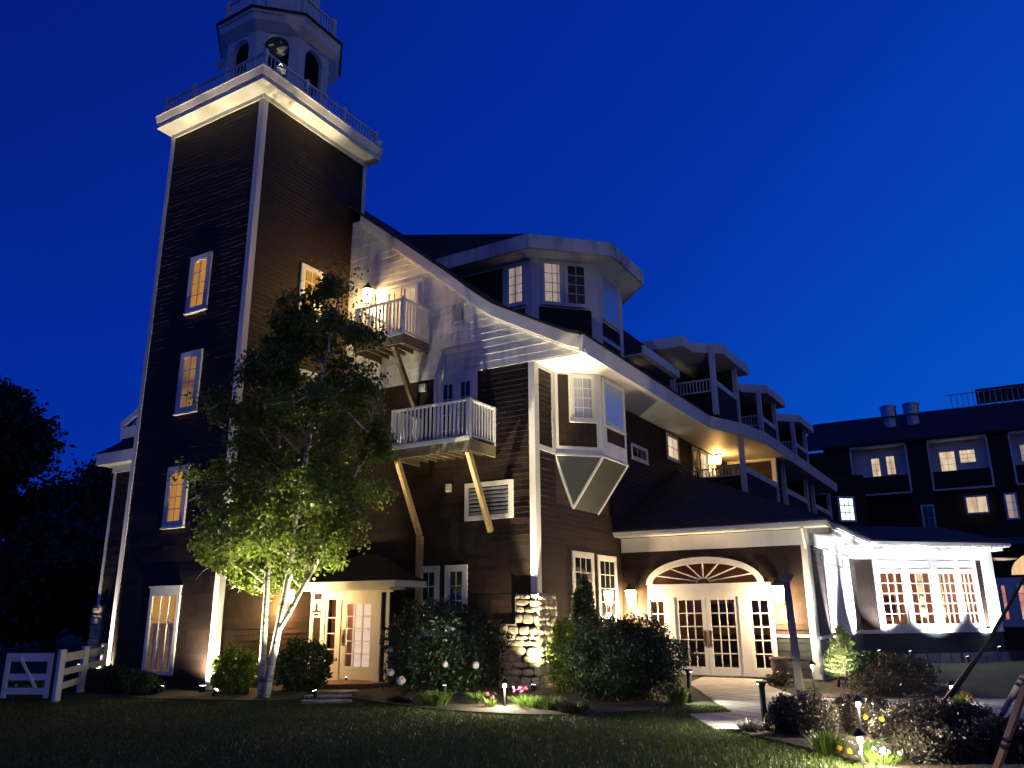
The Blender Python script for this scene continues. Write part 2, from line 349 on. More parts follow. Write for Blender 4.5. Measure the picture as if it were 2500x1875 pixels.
# ------------------------------------------------------------------ ground
def lawn():
    m = MB(); m.quad((-400, -200, 0), (400, -200, 0), (400, 600, 0), (-400, 600, 0))
    mt, nt, b = node_mat('lawn_turf', (.03, .05, .01), .95)
    n = tex(nt, 'ShaderNodeTexNoise', .7, detail=3); n2 = tex(nt, 'ShaderNodeTexNoise', 55, detail=5)
    a = ramp(nt, n.outputs[0], [(.35, (.014, .024, .006)), (.65, (.028, .042, .010))])
    c = ramp(nt, n2.outputs[0], [(.3, (.45, .45, .45)), (.7, (1.3, 1.3, 1.3))])
    mx = nt.nodes.new('ShaderNodeMix'); mx.data_type = 'RGBA'; mx.blend_type = 'MULTIPLY'; mx.inputs[0].default_value = 1
    nt.links.new(a, mx.inputs[6]); nt.links.new(c, mx.inputs[7]); nt.links.new(mx.outputs[2], b.inputs['Base Color']); bump(nt, b, n2.outputs[0], .03)
    struct(m.build('lawn', mt))
lawn()
def smooth_outline(pts, n=6, amp=.08):
    out = []; k = len(pts)
    for i in range(k):
        p0, p1, p2, p3 = (np.array(pts[(i+j-1) % k], float) for j in range(4))
        for t in np.linspace(0, 1, n, endpoint=False):
            q = .5*((2*p1)+(-p0+p2)*t+(2*p0-5*p1+4*p2-p3)*t*t+(-p0+3*p1-3*p2+p3)*t**3)
            out.append(tuple(q+rng.normal(size=2)*amp*.3))
    return out
def inside(P, x, y):
    P = np.array(P); c = np.zeros(len(x), bool); j = len(P)-1
    for i in range(len(P)):
        (xi, yi), (xj, yj) = P[i], P[j]
        with np.errstate(divide='ignore', invalid='ignore'):
            c ^= ((yi > y) != (yj > y)) & (x < (xj-xi)*(y-yi)/(yj-yi)+xi)
        j = i
    return c
BED1 = smooth_outline([(-13.0, 14.3), (-11.0, 13.4), (-9.0, 13.0), (-7.3, 13.2), (-6.4, 13.9), (-5.9, 15.0), (-5.9, 17.2), (-7.6, 20.3), (-9.6, 22.4), (-9.7, 17.6), (-12.6, 17.4), (-13.3, 15.9)])
BED2 = smooth_outline([(-20.6, 13.0), (-18.5, 11.75), (-16.4, 11.75), (-14.4, 12.3), (-13.3, 12.9), (-13.9, 14.1), (-15.6, 15.6), (-16.3, 16.5), (-16.3, 13.6)])
BED3 = smooth_outline([(-3.25, 13.3), (-3.0, 14.6), (-1.8, 15.3), (0.5, 16.2), (1.2, 12), (.6, 9.5), (-.6, 9.8), (-1.5, 10.6), (-2.2, 11.4), (-3.0, 12.1), (-3.7, 12.8)])
BED4 = smooth_outline([(-4.0, 21.5), (-3.6, 18.6), (-2.7, 18.6), (-1.8, 19.6), (-1.6, 22.5), (-2.6, 25.5), (-3.9, 28.5), (-4.2, 25)])
WALK = [(-7.5, 22.6), (-7.2, 20.6), (-5.4, 16.9), (-4.5, 15.1), (-5.1, 14.5), (-4.15, 12.9), (-3.6, 13.05), (-3.2, 13.6), (-3.08, 14.9), (-3.57, 17.2), (-4.1, 18.45), (-5.2, 20.6), (-5.9, 22.6)]
WALK2 = [(-3.7, 18.36), (-3.56, 17.1), (-3.09, 14.95), (-1.8, 15.5), (2.5, 17.0), (2.5, 20.6), (-1.6, 19.4)]
def flat(name, P, z, mat, th=.03):
    m = MB(); m.prism(P, z-th, z); return struct(m.build(name, mat))
flat('garden_bed', BED1, .030, 'mulch'); flat('garden_bed', BED2, .030, 'mulch'); flat('garden_bed', BED3, .030, 'mulch'); flat('garden_bed', BED4, .030, 'mulch')
flat('walkway', WALK, .022, 'concrete'); flat('walkway', WALK2, .018, 'concrete')
def grass():
    n = 330000
    x = rng.uniform(-27, 0, n); y = rng.uniform(4.6, 16, n)
    # keep what the lens can see nearest, drop beds and paths
    keep = (x > -y*1.9) & (x < -.02*y)
    for P in (BED1, BED2, BED3, WALK, WALK2): keep &= ~inside(P, x, y)
    x, y = x[keep], y[keep]; n = len(x)
    h = rng.uniform(.025, .06, n); a = rng.uniform(0, 2*math.pi, n); wd = .006; lx = rng.normal(0, .018, n); ly = rng.normal(0, .018, n)
    dx, dy = np.cos(a)*wd, np.sin(a)*wd; o = np.zeros(n)
    q = np.stack([np.stack([x-dx, y-dy, o], 1), np.stack([x+dx, y+dy, o], 1), np.stack([x+lx, y+ly, h], 1)], 1).reshape(-1, 3)
    me = bpy.data.meshes.new('grass'); me.from_pydata(q.tolist(), [], [(i, i+1, i+2) for i in range(0, 3*n, 3)]); me.materials.append(M['blade']); me.update()
    o = bpy.data.objects.new('grass', me); col.objects.link(o); o['kind'] = 'stuff'; o['label'] = 'short green lawn grass'; o['category'] = 'grass'
grass()

# ------------------------------------------------------------------ frames of the buildings
FL = Fr((0, 17.5), (1, 0)); FT = Fr((0, 13.5), (1, 0)); FTR = Fr((-16.4, 0), (0, 1)); FR = Fr((-9.8, 0), (0, 1))
FV = Fr((0, 16.6), (1, 0)); FE = Fr((0, 22.7), (1, 0)); FER = Fr((-4.39, 0), (0, 1)); FS = Fr((-4.39, 30.3), (1, 1))

# ------------------------------------------------------------------ bell tower
def bell_tower():
    T = thing('bell_tower', (-18.4, 15.7, 0), 'tall square brown shingled tower with lit white eaves and white belfry', 'tower')
    x0, x1, y0, y1, zt = -20.45, -16.4, 13.5, 17.95, 16.2
    m = MB(); siding(m, FT, x0, x1, 0, zt, [(-18.95, -17.8, .35, 2.35)], lap=.015); m.build('wall', 'shingle', T)
    m = MB(); siding(m, FTR, y0, y1, 0, zt, lap=.015); m.build('wall', 'shingle', T)
    m = MB(); m.box(x0+.02, x1-.03, y0+.03, y1, -.2, zt+.2); m.build('tower_core', 'brown_trim', T)
    m = MB(); m.fbox(FT, x1-.14, x1+.035, .05, zt-.04, 0, .035); m.fbox(FTR, y0, y0+.155, .05, zt-.04, 0, .033); m.build('corner_board', 'white', T)
    m = MB(); m.fbox(FT, x0-.035, x0+.13, .05, zt-.04, 0, .035); m.box(x0-.035, x0, y0, y0+.15, .05, zt-.04); m.build('corner_board', 'white', T)
    m = MB(); m.fbox(FTR, y1-.15, y1, .05, zt-.04, 0, .033); m.build('corner_board', 'white', T)
    # frieze, lit soffit, stepped crown
    m = MB(); m.box(x0-.05, x1+.05, y0-.05, y1+.05, zt-.04, zt+.12); m.build('frieze', 'white', T)
    def frust(m, o0, z0, o1, z1):
        e0, e1 = o0*.18+.02, o1*.18+.02
        m.hexa([(x0-e0, y0-o0, z0), (x1+o0, y0-o0, z0), (x1+o0, y1+e0, z0), (x0-e0, y1+e0, z0), (x0-e1, y0-o1, z1), (x1+o1, y0-o1, z1), (x1+o1, y1+e1, z1), (x0-e1, y1+e1, z1)])
    o = .54; m = MB(); frust(m, o, zt+.1, o, zt+.15); m.build('soffit', 'white', T)
    m = MB(); frust(m, o-.03, zt+.153, o-.03, zt+.27); m.build('fascia', 'white', T)
    m = MB(); frust(m, o+.01, zt+.273, o+.07, zt+.47); frust(m, o+.09, zt+.472, o+.09, zt+.52); m.build('crown', 'white', T)
    # windows of the front and right face
    window(T, FT, -18.82, -17.93, 9.95, 11.68, 2, 4, 'amber', .15, .07)
    window(T, FT, -18.78, -17.90, 7.02, 8.76, 2, 4, 'amber_dim', .15, .07)
    window(T, FT, -18.78, -17.93, 3.95, 5.55, 2, 4, 'amber', .15, .07)
    window(T, FTR, 15.38, 16.27, 10.0, 11.70, 2, 4, 'amber', .13, .06)
    window(T, FTR, 15.38, 16.27, 6.9, 8.5, 2, 4, 'amber_dim', .13, .06)
    # tall ground floor window with the lit stair behind it
    m = MB(); F = FT; a0, a1, z0, z1 = -18.97, -17.78, .33, 2.42
    for s in ((a0, a0+.11, z0, z1), (a1-.11, a1, z0, z1), (a0+.11, a1-.11, z1-.20, z1), (a0+.11, a1-.11, z0, z0+.08)): m.fbox(F, *s, -.01, .05)
    m.fbox(F, a0-.03, a1+.03, z1, z1+.05, -.01, .08)
    for i in (1, 2): q = a0+.11+(a1-a0-.22)*i/3; m.fbox(F, q-.012, q+.012, z0+.08, z1-.20, 0, .03)
    m.fbox(F, a0+.11, a1-.11, 1.62, 1.65, 0, .028)
    wo = m.build('window', 'white', T)
    g = MB(); g.fbox(F, a0+.11, a1-.11, z0+.08, z1-.2, .006, .012); g.build('pane', 'glass', wo)
    b = MB(); b.fbox(F, a0+.05, a1-.05, 1.55, z1-.05, -.026, -.021); b.build('lit_ceiling', 'amber', wo)
    b = MB(); b.fbox(F, a0+.05, a1-.05, z0, 1.55, -.026, -.021); b.build('room_wall', 'stair_glow', wo)
    st = MB()
    for i, q in enumerate((-18.70, -18.50, -18.28, -18.06)): st.fbox(F, q-.018, q+.018, z0+.1, 1.40+.06*i, -.02, -.012)
    st.bar(F.p(-18.25, 1.62, -.016), F.p(-17.95, 1.28, -.016), .01, .05); st.bar(F.p(-18.0, 1.95, -.016), F.p(-17.9, 2.1, -.016), .01, .04)
    st.build('stair_rail', 'curtain', wo)
    # platform balustrade
    m = MB(); X0, X1, Y0, Y1 = x0-.0, x1+.38, y0-.38, y1+.0; zb, zp = zt+.54, zt+1.16
    for P, Q in (((X0, Y0), (X1, Y0)), ((X1, Y0), (X1, Y1)), ((X1, Y1), (X0, Y1)), ((X0, Y1), (X0, Y0))):
        railing(m, (*P, 0), (*Q, 0), zb, zp, .14, .026, .035)
    pts = [(X0, Y0), (X1, Y0), (X1, Y1), (X0, Y1), (X1, 14.75), (X1, 16.4), (-17.7, Y0), (-19.1, Y0)]
    for p in pts: m.box(p[0]-.05, p[0]+.05, p[1]-.05, p[1]+.05, zb-.04, zp+.07)
    m.build('balustrade', 'white', T)
    # belfry: octagon with four visible arches, flared cornice, upper deck
    c = (-18.42, 15.7); ap = 1.6
    m = MB()
    for k in range(8):
        an = -math.pi/2+k*math.pi/4; n = (math.cos(an), math.sin(an)); hw = ap*math.tan(math.pi/8)
        F = Fr((c[0]+n[0]*ap, c[1]+n[1]*ap), (-n[1], n[0])); aw, zs_, za = .37, 19.06, 17.2
        if F.n[0]*n[0]+F.n[1]*n[1] < 0: F.n = (-F.n[0], -F.n[1])
        th = .14
        m.fbox(F, -hw, -aw, 16.75, 19.66, -th, 0); m.fbox(F, aw, hw, 16.75, 19.66, -th, 0); m.fbox(F, -aw, aw, 16.75, za, -th, 0)
        K = 10
        for i in range(K):
            t0, t1 = math.pi*i/K, math.pi*(i+1)/K
            p0 = (-aw*math.cos(t0), zs_+aw*math.sin(t0)); p1 = (-aw*math.cos(t1), zs_+aw*math.sin(t1))
            m.hexa([F.p(p0[0], p0[1], 0), F.p(p1[0], p1[1], 0), F.p(p1[0], p1[1], -th), F.p(p0[0], p0[1], -th), F.p(p0[0], 19.5, 0), F.p(p1[0], 19.5, 0), F.p(p1[0], 19.66, -th), F.p(p0[0], 19.66, -th)])
            m.hexa([F.p(p0[0], p0[1], .03), F.p(p1[0], p1[1], .03), F.p(p1[0], p1[1], 0), F.p(p0[0], p0[1], 0), F.p(p0[0]*1.2, zs_+(p0[1]-zs_)*1.2, .03), F.p(p1[0]*1.2, zs_+(p1[1]-zs_)*1.2, .03), F.p(p1[0]*1.2, zs_+(p1[1]-zs_)*1.2, 0), F.p(p0[0]*1.2, zs_+(p0[1]-zs_)*1.2, 0)])
    bel = m.build('belfry', 'white', T)
    q = 1/math.cos(math.pi/8); r8 = math.pi/8
    m = MB(); m.lathe((*c, 0), [(ap*q, 19.55), (1.63*q, 19.57), (1.86*q, 19.78), (1.9*q, 19.98), (1.95*q, 20.0), (1.95*q, 20.10)], 8, r8); m.build('cornice', 'white', bel)
    m = MB(); m.lathe((*c, 0), [(1.4*q, 19.46), (1.4*q, 19.5)], 8, r8); m.lathe((*c, 0), [(2.01*q, 20.102), (2.01*q, 20.16)], 8, r8); m.build('belfry_ceiling', 'roof', bel)
    m = MB(); rr = 1.7
    P8 = [(c[0]+rr*q*math.cos(r8+i*math.pi/4), c[1]+rr*q*math.sin(r8+i*math.pi/4)) for i in range(8)]
    for i in range(8):
        railing(m, (*P8[i], 0), (*P8[(i+1) % 8], 0), 20.22, 21.05, .12, .035, .05); m.box(P8[i][0]-.06, P8[i][0]+.06, P8[i][1]-.06, P8[i][1]+.06, 20.16, 21.15)
    m.build('upper_balustrade', 'white', bel)
    m = MB(); m.lathe((*c, 0), [(1.15*q, 20.16), (1.15*q, 22.9), (1.3*q, 23.0), (1.3*q, 23.2), (.1, 25.2)], 8, r8); m.build('lantern', 'white', bel)
    # dark round dial with worn pale gilding set in the arch that faces the lawn
    an = -math.pi/4; n = (math.cos(an), math.sin(an)); F = Fr((c[0]+n[0]*ap, c[1]+n[1]*ap), (-n[1], n[0]))
    if F.n[0]*n[0]+F.n[1]*n[1] < 0: F.n = (-F.n[0], -F.n[1])
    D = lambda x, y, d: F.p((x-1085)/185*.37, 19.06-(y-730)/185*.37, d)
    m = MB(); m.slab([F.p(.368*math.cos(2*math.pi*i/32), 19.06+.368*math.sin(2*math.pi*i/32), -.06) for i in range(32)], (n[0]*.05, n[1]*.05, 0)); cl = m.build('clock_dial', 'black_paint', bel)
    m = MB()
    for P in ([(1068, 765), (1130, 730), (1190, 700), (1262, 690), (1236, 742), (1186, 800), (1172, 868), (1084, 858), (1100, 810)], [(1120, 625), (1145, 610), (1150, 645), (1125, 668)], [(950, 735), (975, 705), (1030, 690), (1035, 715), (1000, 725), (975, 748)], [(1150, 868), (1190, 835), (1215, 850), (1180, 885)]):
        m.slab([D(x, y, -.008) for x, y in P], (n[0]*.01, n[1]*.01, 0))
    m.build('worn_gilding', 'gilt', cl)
    for (x, y, z, ax, lab, pw) in ((-15.78, 13.5, 16.73, (-17.29, 14.57, 19.0), 'white floodlight on the near corner of the tower eaves', 110), (-15.85, 17.95, 16.73, (-18.4, 15.7, 18.6), 'small white floodlight on the far right corner of the tower eaves', 0), (-20.1, 14.6, 19.4, (-19, 14, 20), 'small white lamp on the left edge of the belfry cornice', 0)):
        t = thing('floodlight', (x, y, z), lab, 'floodlight', 'floodlights on the tower')
        m = MB(); v = (Vector(ax)-Vector((x, y, z))).normalized(); p = Vector((x, y, z+.16))
        m.bar(p-v*.07, p+v*.07, .26, .17); m.build('housing', 'white', t)
        m = MB(); m.bar((x, y, z-.02), (x, y, z+.10), .03, .03); m.build('bracket', 'steel', t)
        if pw: light('SPOT', p+v*.12, pw, (1, .95, .7), t, ax, 16, .5, .03)
    return T
bell_tower()

# ------------------------------------------------------------------ balconies
def balcony(par, F, a0, a1, zd, depth, zr, braces, brace_z, bm='wood'):
    """deck on joists, turned rail and long braces down to the wall"""
    m = MB()
    m.fbox(F, a0, a1, zd-.04, zd, 0, depth)
    m.fbox(F, a0, a1, zd-.30, zd-.042, depth-.05, depth-.005); m.fbox(F, a0, a0+.05, zd-.30, zd-.042, .0, depth-.05); m.fbox(F, a1-.05, a1, zd-.30, zd-.042, .0, depth-.05)
    for q in np.arange(a0+.3, a1-.15, .3): m.fbox(F, q, q+.045, zd-.22, zd-.042, .0, depth-.05)
    D = m.build('balcony_deck', 'deck', par)
    r = MB(); P, Q = F.p(a0+.05, 0, depth-.05), F.p(a1-.05, 0, depth-.05)
    W0, W1 = F.p(a0+.05, 0, .02), F.p(a1-.05, 0, .02)
    railing(r, P, Q, zd+.06, zr, .125, .04); railing(r, Q, W1, zd+.06, zr, .125, .04); railing(r, W0, P, zd+.06, zr, .125, .04)
    for c in (P, Q, W0, W1): r.box(c[0]-.05, c[0]+.05, c[1]-.05, c[1]+.05, zd, zr+.012)
    r.fbox(F, a0-.01, a1+.01, zd-.05, zd+.06, depth, depth+.025)
    r.build('railing', 'white', D)
    for q in braces: b = MB(); b.bar(F.p(q, zd-.3, depth-.14), F.p(q, brace_z, .05), .14, .11, (F.u[0], F.u[1], 0)); b.build('brace', bm, D)
    return D

def main_house():
    T = thing('shingled_house', (-13, 18, 0), 'main brown shingled house with stained white gable, octagonal bay windows and balconies', 'building')
    yw, xr = 17.5, -9.8
    # walls
    def arch_free(z): return None
    m = MB(); siding(m, FL, -16.4, xr, 2.22, 8.2); siding(m, FL, -16.4, -10.34, 1.5, 2.22); siding(m, FL, -16.4, -10.8, 0, 1.5); m.build('wall', 'shingle', T)
    m = MB(); siding(m, FR, yw, 46, 0, 8.2, [(18.6, 22.2, 4.46, 8.2)]); m.build('wall', 'shingle', T)
    m = MB(); m.box(-27.4, xr-.03, yw+.03, 47, -.2, 8.2); m.build('house_core', 'brown_trim', T)
    m = MB(); m.fbox(FL, xr-.14, xr+.035, 2.2, 8.2, 0, .036); m.fbox(FR, yw, yw+.20, 2.2, 8.2, 0, .036); m.fbox(FR, yw+.93, yw+1.1, 5.9, 8.16, 0, .036)
    m.fbox(FR, yw+.2, yw+1.1, 5.79, 5.93, 0, .034); m.fbox(FR, yw+.2, yw+.93, 8.0, 8.17, 0, .034); m.build('corner_board', 'white', T)
    # gable of weathered white clapboard, bell-cast rake
    rk = [(-15.9, 13.98), (-15.57, 13.70), (-14.2, 12.60), (-12.57, 11.26), (-11.49, 10.32), (-10.95, 9.90), (-9.61, 9.15), (-8.67, 8.64), (-8.2, 8.46)]
    def xmax(z):
        for (xa, za), (xb, zb) in zip(rk, rk[1:]):
            if zb <= z <= za: return xa+(xb-xa)*(za-z)/(za-zb)
        return rk[0][0] if z > rk[0][1] else rk[-1][0]
    m = MB(); siding(m, FL, -16.4, xr, 8.12, 13.9, clip=lambda z: (-16.4, min(-8.3, xmax(z+.12))), course=.21, lap=.016, seg=(1.2, 3.5), d0=.04); m.build('gable', 'gable', T)
    m = MB()
    for (xa, za), (xb, zb) in zip(rk, rk[1:]):
        for (o0, o1, d0, d1) in ((-.005, -.36, .05, .24), (-.36, -.42, .05, .15)):
            m.hexa([FL.p(xa, za+o1, d1), FL.p(xb, zb+o1, d1), FL.p(xb, zb+o1, d0), FL.p(xa, za+o1, d0), FL.p(xa, za+o0, d1), FL.p(xb, zb+o0, d1), FL.p(xb, zb+o0, d0), FL.p(xa, za+o0, d0)])
    m.build('rake_board', 'white', T)
    # roof behind the gable
    m = MB(); L = 44
    for (xa, za), (xb, zb) in zip([(-18.0, 15.72)]+rk, rk[:-1]+[(-8.16, 8.46)]):
        m.hexa([(xa, yw-.3, za+.0), (xb, yw-.3, zb+.0), (xb, 47, zb+.0), (xa, 47, za+.0), (xa, yw-.3, za+.07), (xb, yw-.3, zb+.07), (xb, 47, zb+.07), (xa, 47, za+.07)])
    xl = [(-36.0+18.0-x*1 if False else -36-x, z) for x, z in [(-18.0, 15.72)]+rk]
    for (xa, za), (xb, zb) in zip(xl, xl[1:]):
        m.hexa([(xb, yw+.3, zb+.06), (xa, yw+.3, za+.06), (xa, 62, za+.06), (xb, 62, zb+.06), (xb, yw+.3, zb+.14), (xa, yw+.3, za+.14), (xa, 62, za+.14), (xb, 62, zb+.14)])
    m.build('roof', 'roof', T)
    # long eave on the right side, with the jog outwards over the balconies
    E_ = [(-8.2, 17.2), (-8.2, 27.5), (-7.5, 29.4), (-7.2, 31.5), (-7.2, 47)]
    m = MB()
    for (xa, ya), (xb, yb) in zip(E_, E_[1:]):
        m.hexa([(xa-.03, ya, 8.03), (xb-.03, yb, 8.03), (xb-.12, yb, 8.03), (xa-.12, ya, 8.03), (xa+.02, ya, 8.47), (xb+.02, yb, 8.47), (xb-.12, yb, 8.47), (xa-.12, ya, 8.47)])
    m.build('fascia', 'white', T)
    m = MB(); m.prism([(xr-.05, yw-.0)]+[(x-.08, y+(.35 if i == 0 else 0)) for i, (x, y) in enumerate(E_)]+[(xr-.05, 47)], 8.10, 8.14); m.build('soffit', 'white', T)
    m = MB(); m.hexa([(-8.22, 27.5, 8.475), (-7.22, 31.5, 8.475), (-7.2, 47, 8.475), (-8.3, 47, 8.475), (-8.4, 27.5, 8.55), (-7.4, 31.6, 8.52), (-7.4, 47, 8.52), (-9.6, 47, 9.0)]); m.build('eave_roof', 'roof', T)
    # french door, louvre and windows of the left front
    window(T, FL, -12.99, -11.55, 5.95, 8.16, 2, 1, 'dark_glass', .14, .06, sill=False, name='door_surround')
    for a in (-12.78, -12.20): window(T, FL, a, a+.58, 6.0, 8.0, 2, 4, 'dark_glass', .10, .085, name='french_door', sill=False)
    m = MB(); F = FL
    for s in ((-11.91, -11.79, 4.06, 5.04), (-10.56, -10.43, 4.06, 5.04), (-11.79, -10.56, 4.92, 5.04), (-11.79, -10.56, 4.06, 4.18)): m.fbox(F, *s, 0, .06)
    lo = m.build('louvre_frame', 'white', T)
    m = MB()
    for i in range(7):
        z = 4.2+i*.104; m.hexa([F.p(-11.79, z, .055), F.p(-10.56, z, .055), F.p(-10.56, z+.07, .0), F.p(-11.79, z+.07, .0), F.p(-11.79, z+.014, .055), F.p(-10.56, z+.014, .055), F.p(-10.56, z+.084, .0), F.p(-11.79, z+.084, .0)])
    m.build('louvre', 'dirty_white', lo)
    for a in (-13.40, -12.52): window(T, FL, a, a+.70, 1.2, 2.95, 2, 4, 'dark_glass', .13, .05)
    m = MB(); m.fbox(FL, -12.33, -11.93, 9.64, 10.16, .04, .16); m.fbox(FL, -12.25, -12.01, 9.72, 9.98, .161, .19); m.build('vent_hood', 'dirty_white', T)
    m = MB(); m.fbox(FL, -12.51, -12.36, 4.87, 5.08, 0, .09); m.fbox(FL, -12.48, -12.39, 4.90, 5.02, .09, .11); m.build('vent_cap', 'white', T)
    m = MB(); m.fbox(FL, -13.51, -13.28, 7.8, 8.02, 0, .09); m.fbox(FL, -13.47, -13.32, 7.84, 7.95, .09, .11); m.build('vent_cap', 'white', T)
    # upper balcony door
    window(T, FL, -14.95, -13.45, 9.3, 11.3, 2, 1, 'dark_glass', .12, .10, sill=False, name='door_surround')
    window(T, FL, -14.80, -14.22, 9.35, 11.15, 2, 4, 'curtain', .08, .13, sill=False, name='french_door')
    window(T, FL, -14.18, -13.60, 9.35, 11.15, 2, 4, 'cream', .08, .13, sill=False, name='french_door')
    balcony(T, FL, -13.49, -10.96, 5.96, 1.26, 7.0, (-13.36, -11.09), 3.75)
    m = MB(); m.fbox(FL, -13.42, -13.26, .3, 3.74, 0, .13); m.fbox(FL, -13.43, -13.25, 3.66, 3.70, .0, .14); m.build('wall_post', 'wood', T)
    balcony(T, FL, -15.0, -13.21, 9.2, 1.24, 10.24, (-13.62,), 7.3, 'deck')
    # stone pier at the corner
    m = MB(); m.box(-10.80, xr+.02, yw-.13, yw+.3, 0, 1.48); m.box(-10.34, xr+.02, yw-.13, yw+.3, 1.48, 2.2); m.box(xr-.5, xr+.13, yw-.13, yw+.75, 0, 2.2)
    p = m.build('stone_pier', 'mortar', T)
    m = MB()
    def stones(F, a0, a1, z0, z1):
        z = z0
        while z < z1-.05:
            h = min(random.uniform(.10, .26), z1-z); a = a0-random.uniform(0, .12)
            while a < a1-.03:
                wd = random.uniform(.14, .46); A, B = max(a, a0), min(a+wd, a1); a += wd
                if B-A < .05: continue
                hh = h*random.uniform(.85, 1.12); ca, cz = (A+B)/2, z+h/2+random.uniform(-.02, .02); ra, rz2, rd = (B-A)/2*1.03, hh/2*1.03, random.uniform(.035, .065)
                tw = random.uniform(-.14, .14); k = len(m.v); nu, nv = 10, 4; jit = [random.uniform(.86, 1.08) for _ in range(nu)]
                for j in range(nv+1):
                    e = j/nv*math.pi/2
                    for i in range(nu):
                        g = 2*math.pi*i/nu; sg = lambda x, p: math.copysign(abs(x)**p, x)
                        x = ra*sg(math.cos(g), .55)*math.cos(e)**.45*jit[i]; y = rz2*sg(math.sin(g), .55)*math.cos(e)**.45*jit[i]
                        m.v.append(F.p(ca+x*math.cos(tw)-y*math.sin(tw)*.6, cz+y*math.cos(tw)+x*math.sin(tw)*.6, -.02+rd*math.sin(e)+random.uniform(-.006, .006)))
                for j in range(nv):
                    for i in range(nu): m.f.append((k+j*nu+i, k+j*nu+(i+1) % nu, k+(j+1)*nu+(i+1) % nu, k+(j+1)*nu+i))
            z += h
    G1 = Fr((0, yw-.13), (1, 0)); G2 = Fr((xr+.13, 0), (0, 1))
    stones(G1, -10.80, xr+.13, .0, 1.48); stones(G1, -10.34, xr+.13, 1.48, 2.2); stones(G2, yw-.13, yw+.75, 0, 2.2)
    m.build('stones', 'stone', p, smooth=True)
    # right side: corner bay on its bracket
    z0, z1 = 5.80, 8.2; B0, B1, B2, B3 = (xr, 18.6), (xr+.97, 19.57), (xr+.97, 21.24), (xr, 22.2)
    m = MB(); m.prism([B0, B1, B2, B3, (xr-.2, 22.2), (xr-.2, 18.6)], z0, z1); bay = m.build('bay', 'white', T)
    FC = Fr(B0, (1, 1)); FB = Fr((B1[0], 0), (0, 1)); LC = .97*math.sqrt(2)
    m = MB(); siding(m, FC, .12, LC-.17, 6.04, 6.70, d0=.004, lap=.012); siding(m, FC, .12, .42, 6.70, 8.04, d0=.004, lap=.012); siding(m, FB, 19.86, 21.08, 6.26, 6.64, d0=.004, lap=.012); m.build('bay_shingle', 'shingle', bay)
    window(bay, FC, .46, LC-.16, 6.74, 8.08, 2, 4, 'curtain_glass', .09, .05)
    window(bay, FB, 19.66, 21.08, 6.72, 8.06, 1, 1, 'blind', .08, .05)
    m = MB()
    t0, t1 = (xr+.01, 19.57, 4.46), (xr+.01, 21.17, 4.46)
    q = [(*B0, z0), (*B1, z0), (*B2, z0), (*B3, z0)]
    m.poly([q[0], t0, q[1]]); m.poly([q[1], t0, t1, q[2]]); m.poly([q[2], t1, q[3]]); br = m.build('bay_bracket', 'green_panel', bay)
    m = MB()
    for a, b in ((q[0], t0), (q[1], t0), (q[2], t1), (q[3], t1), (q[0], q[1]), (q[1], q[2]), (q[2], q[3])): m.bar(a, b, .07, .05)
    m.build('bracket_trim', 'white', br)
    # low windows and others on the right side
    window(T, FR, 19.4, 20.72, 1.5, 3.33, 3, 4, 'dark_glass', .13, .05); window(T, FR, 20.97, 22.27, 1.5, 3.31, 3, 4, 'dark_glass', .13, .05)
    window(T, FR, 27.25, 28.5, 7.06, 8.03, 2, 2, 'cream', .09, .05)
    window(T, FR, 23.9, 25.3, 6.55, 7.05, 3, 1, 'dark_glass', .07, .04)
    m = MB(); m.fbox(FR, 28.4, 36.0, 6.66, 6.78, 0, .05); m.build('flashing', 'dirty_white', T)
    # octagonal turret bay above the eave
    A, B, C, D = (-11.31, 20.17), (-9.8, 21.68), (-9.8, 23.72), (-11.3, 25.22)
    zb, zt = 8.9, 12.72
    m = MB(); m.prism([(-15.5, 20.17), A, B, C, D, (-15.5, 25.22)], 9.0, zt); tu = m.build('turret', 'white', T)
    GF = Fr((0, 20.17), (1, 0)); GC = Fr(A, (1, 1)); GB = Fr((-9.8, 0), (0, 1)); LC = 1.51*math.sqrt(2)
    m = MB(); siding(m, GF, -15.5, -12.38, 10.2, 12.4, d0=.004, lap=.012); siding(m, GF, -12.2, -11.55, 10.0, 10.86, d0=.004, lap=.012); siding(m, GC, .22, LC-.2, 9.2, 10.88, d0=.004, lap=.012)
    siding(m, GB, 22.04, 23.40, 10.2, 10.65, d0=.004, lap=.012); siding(m, GB, 22.04, 23.40, 9.2, 10.05, d0=.004, lap=.012); m.build('turret_shingle', 'shingle', tu)
    window(tu, GF, -12.24, -11.52, 11.0, 12.42, 2, 4, 'pinkish', .09, .05)
    window(tu, GC, .30, 1.02, 10.98, 12.46, 2, 4, 'pinkish', .08, .05); window(tu, GC, 1.06, 1.84, 10.98, 12.46, 2, 4, 'dark_glass', .08, .05)
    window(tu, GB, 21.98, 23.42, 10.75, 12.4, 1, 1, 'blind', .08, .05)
    # its eave and low hipped roof
    o = .7; k = math.tan(math.pi/8)*o
    P = [(-15.9, 20.17-o), (A[0]+k, A[1]-o), (B[0]+o, B[1]-k), (C[0]+o, C[1]+k), (D[0]+k, D[1]+o), (-15.9, D[1]+o)]
    m = MB(); m.prism(P, 12.50, 12.56); m.prism([A, (A[0]+.0, A[1]-.02), (B[0]+.02, B[1]), (C[0]+.02, C[1]), D], 12.42, 12.5); m.build('turret_soffit', 'white', tu)
    m = MB()
    for (xa, ya), (xb, yb) in zip(P[:-1], P[1:]): 
        a, b = Vector((xa, ya, 12.73)), Vector((xb, yb, 12.73)); m.bar(a, b, .06, .46)
    m.build('turret_fascia', 'dirty_white', tu)
    m = MB(); ze = 12.97; ap = (-13.6, 22.7, 13.9); rt = (-17.9, 22.7, 15.3)
    r1 = (-17.7, 21.2, 15.42)
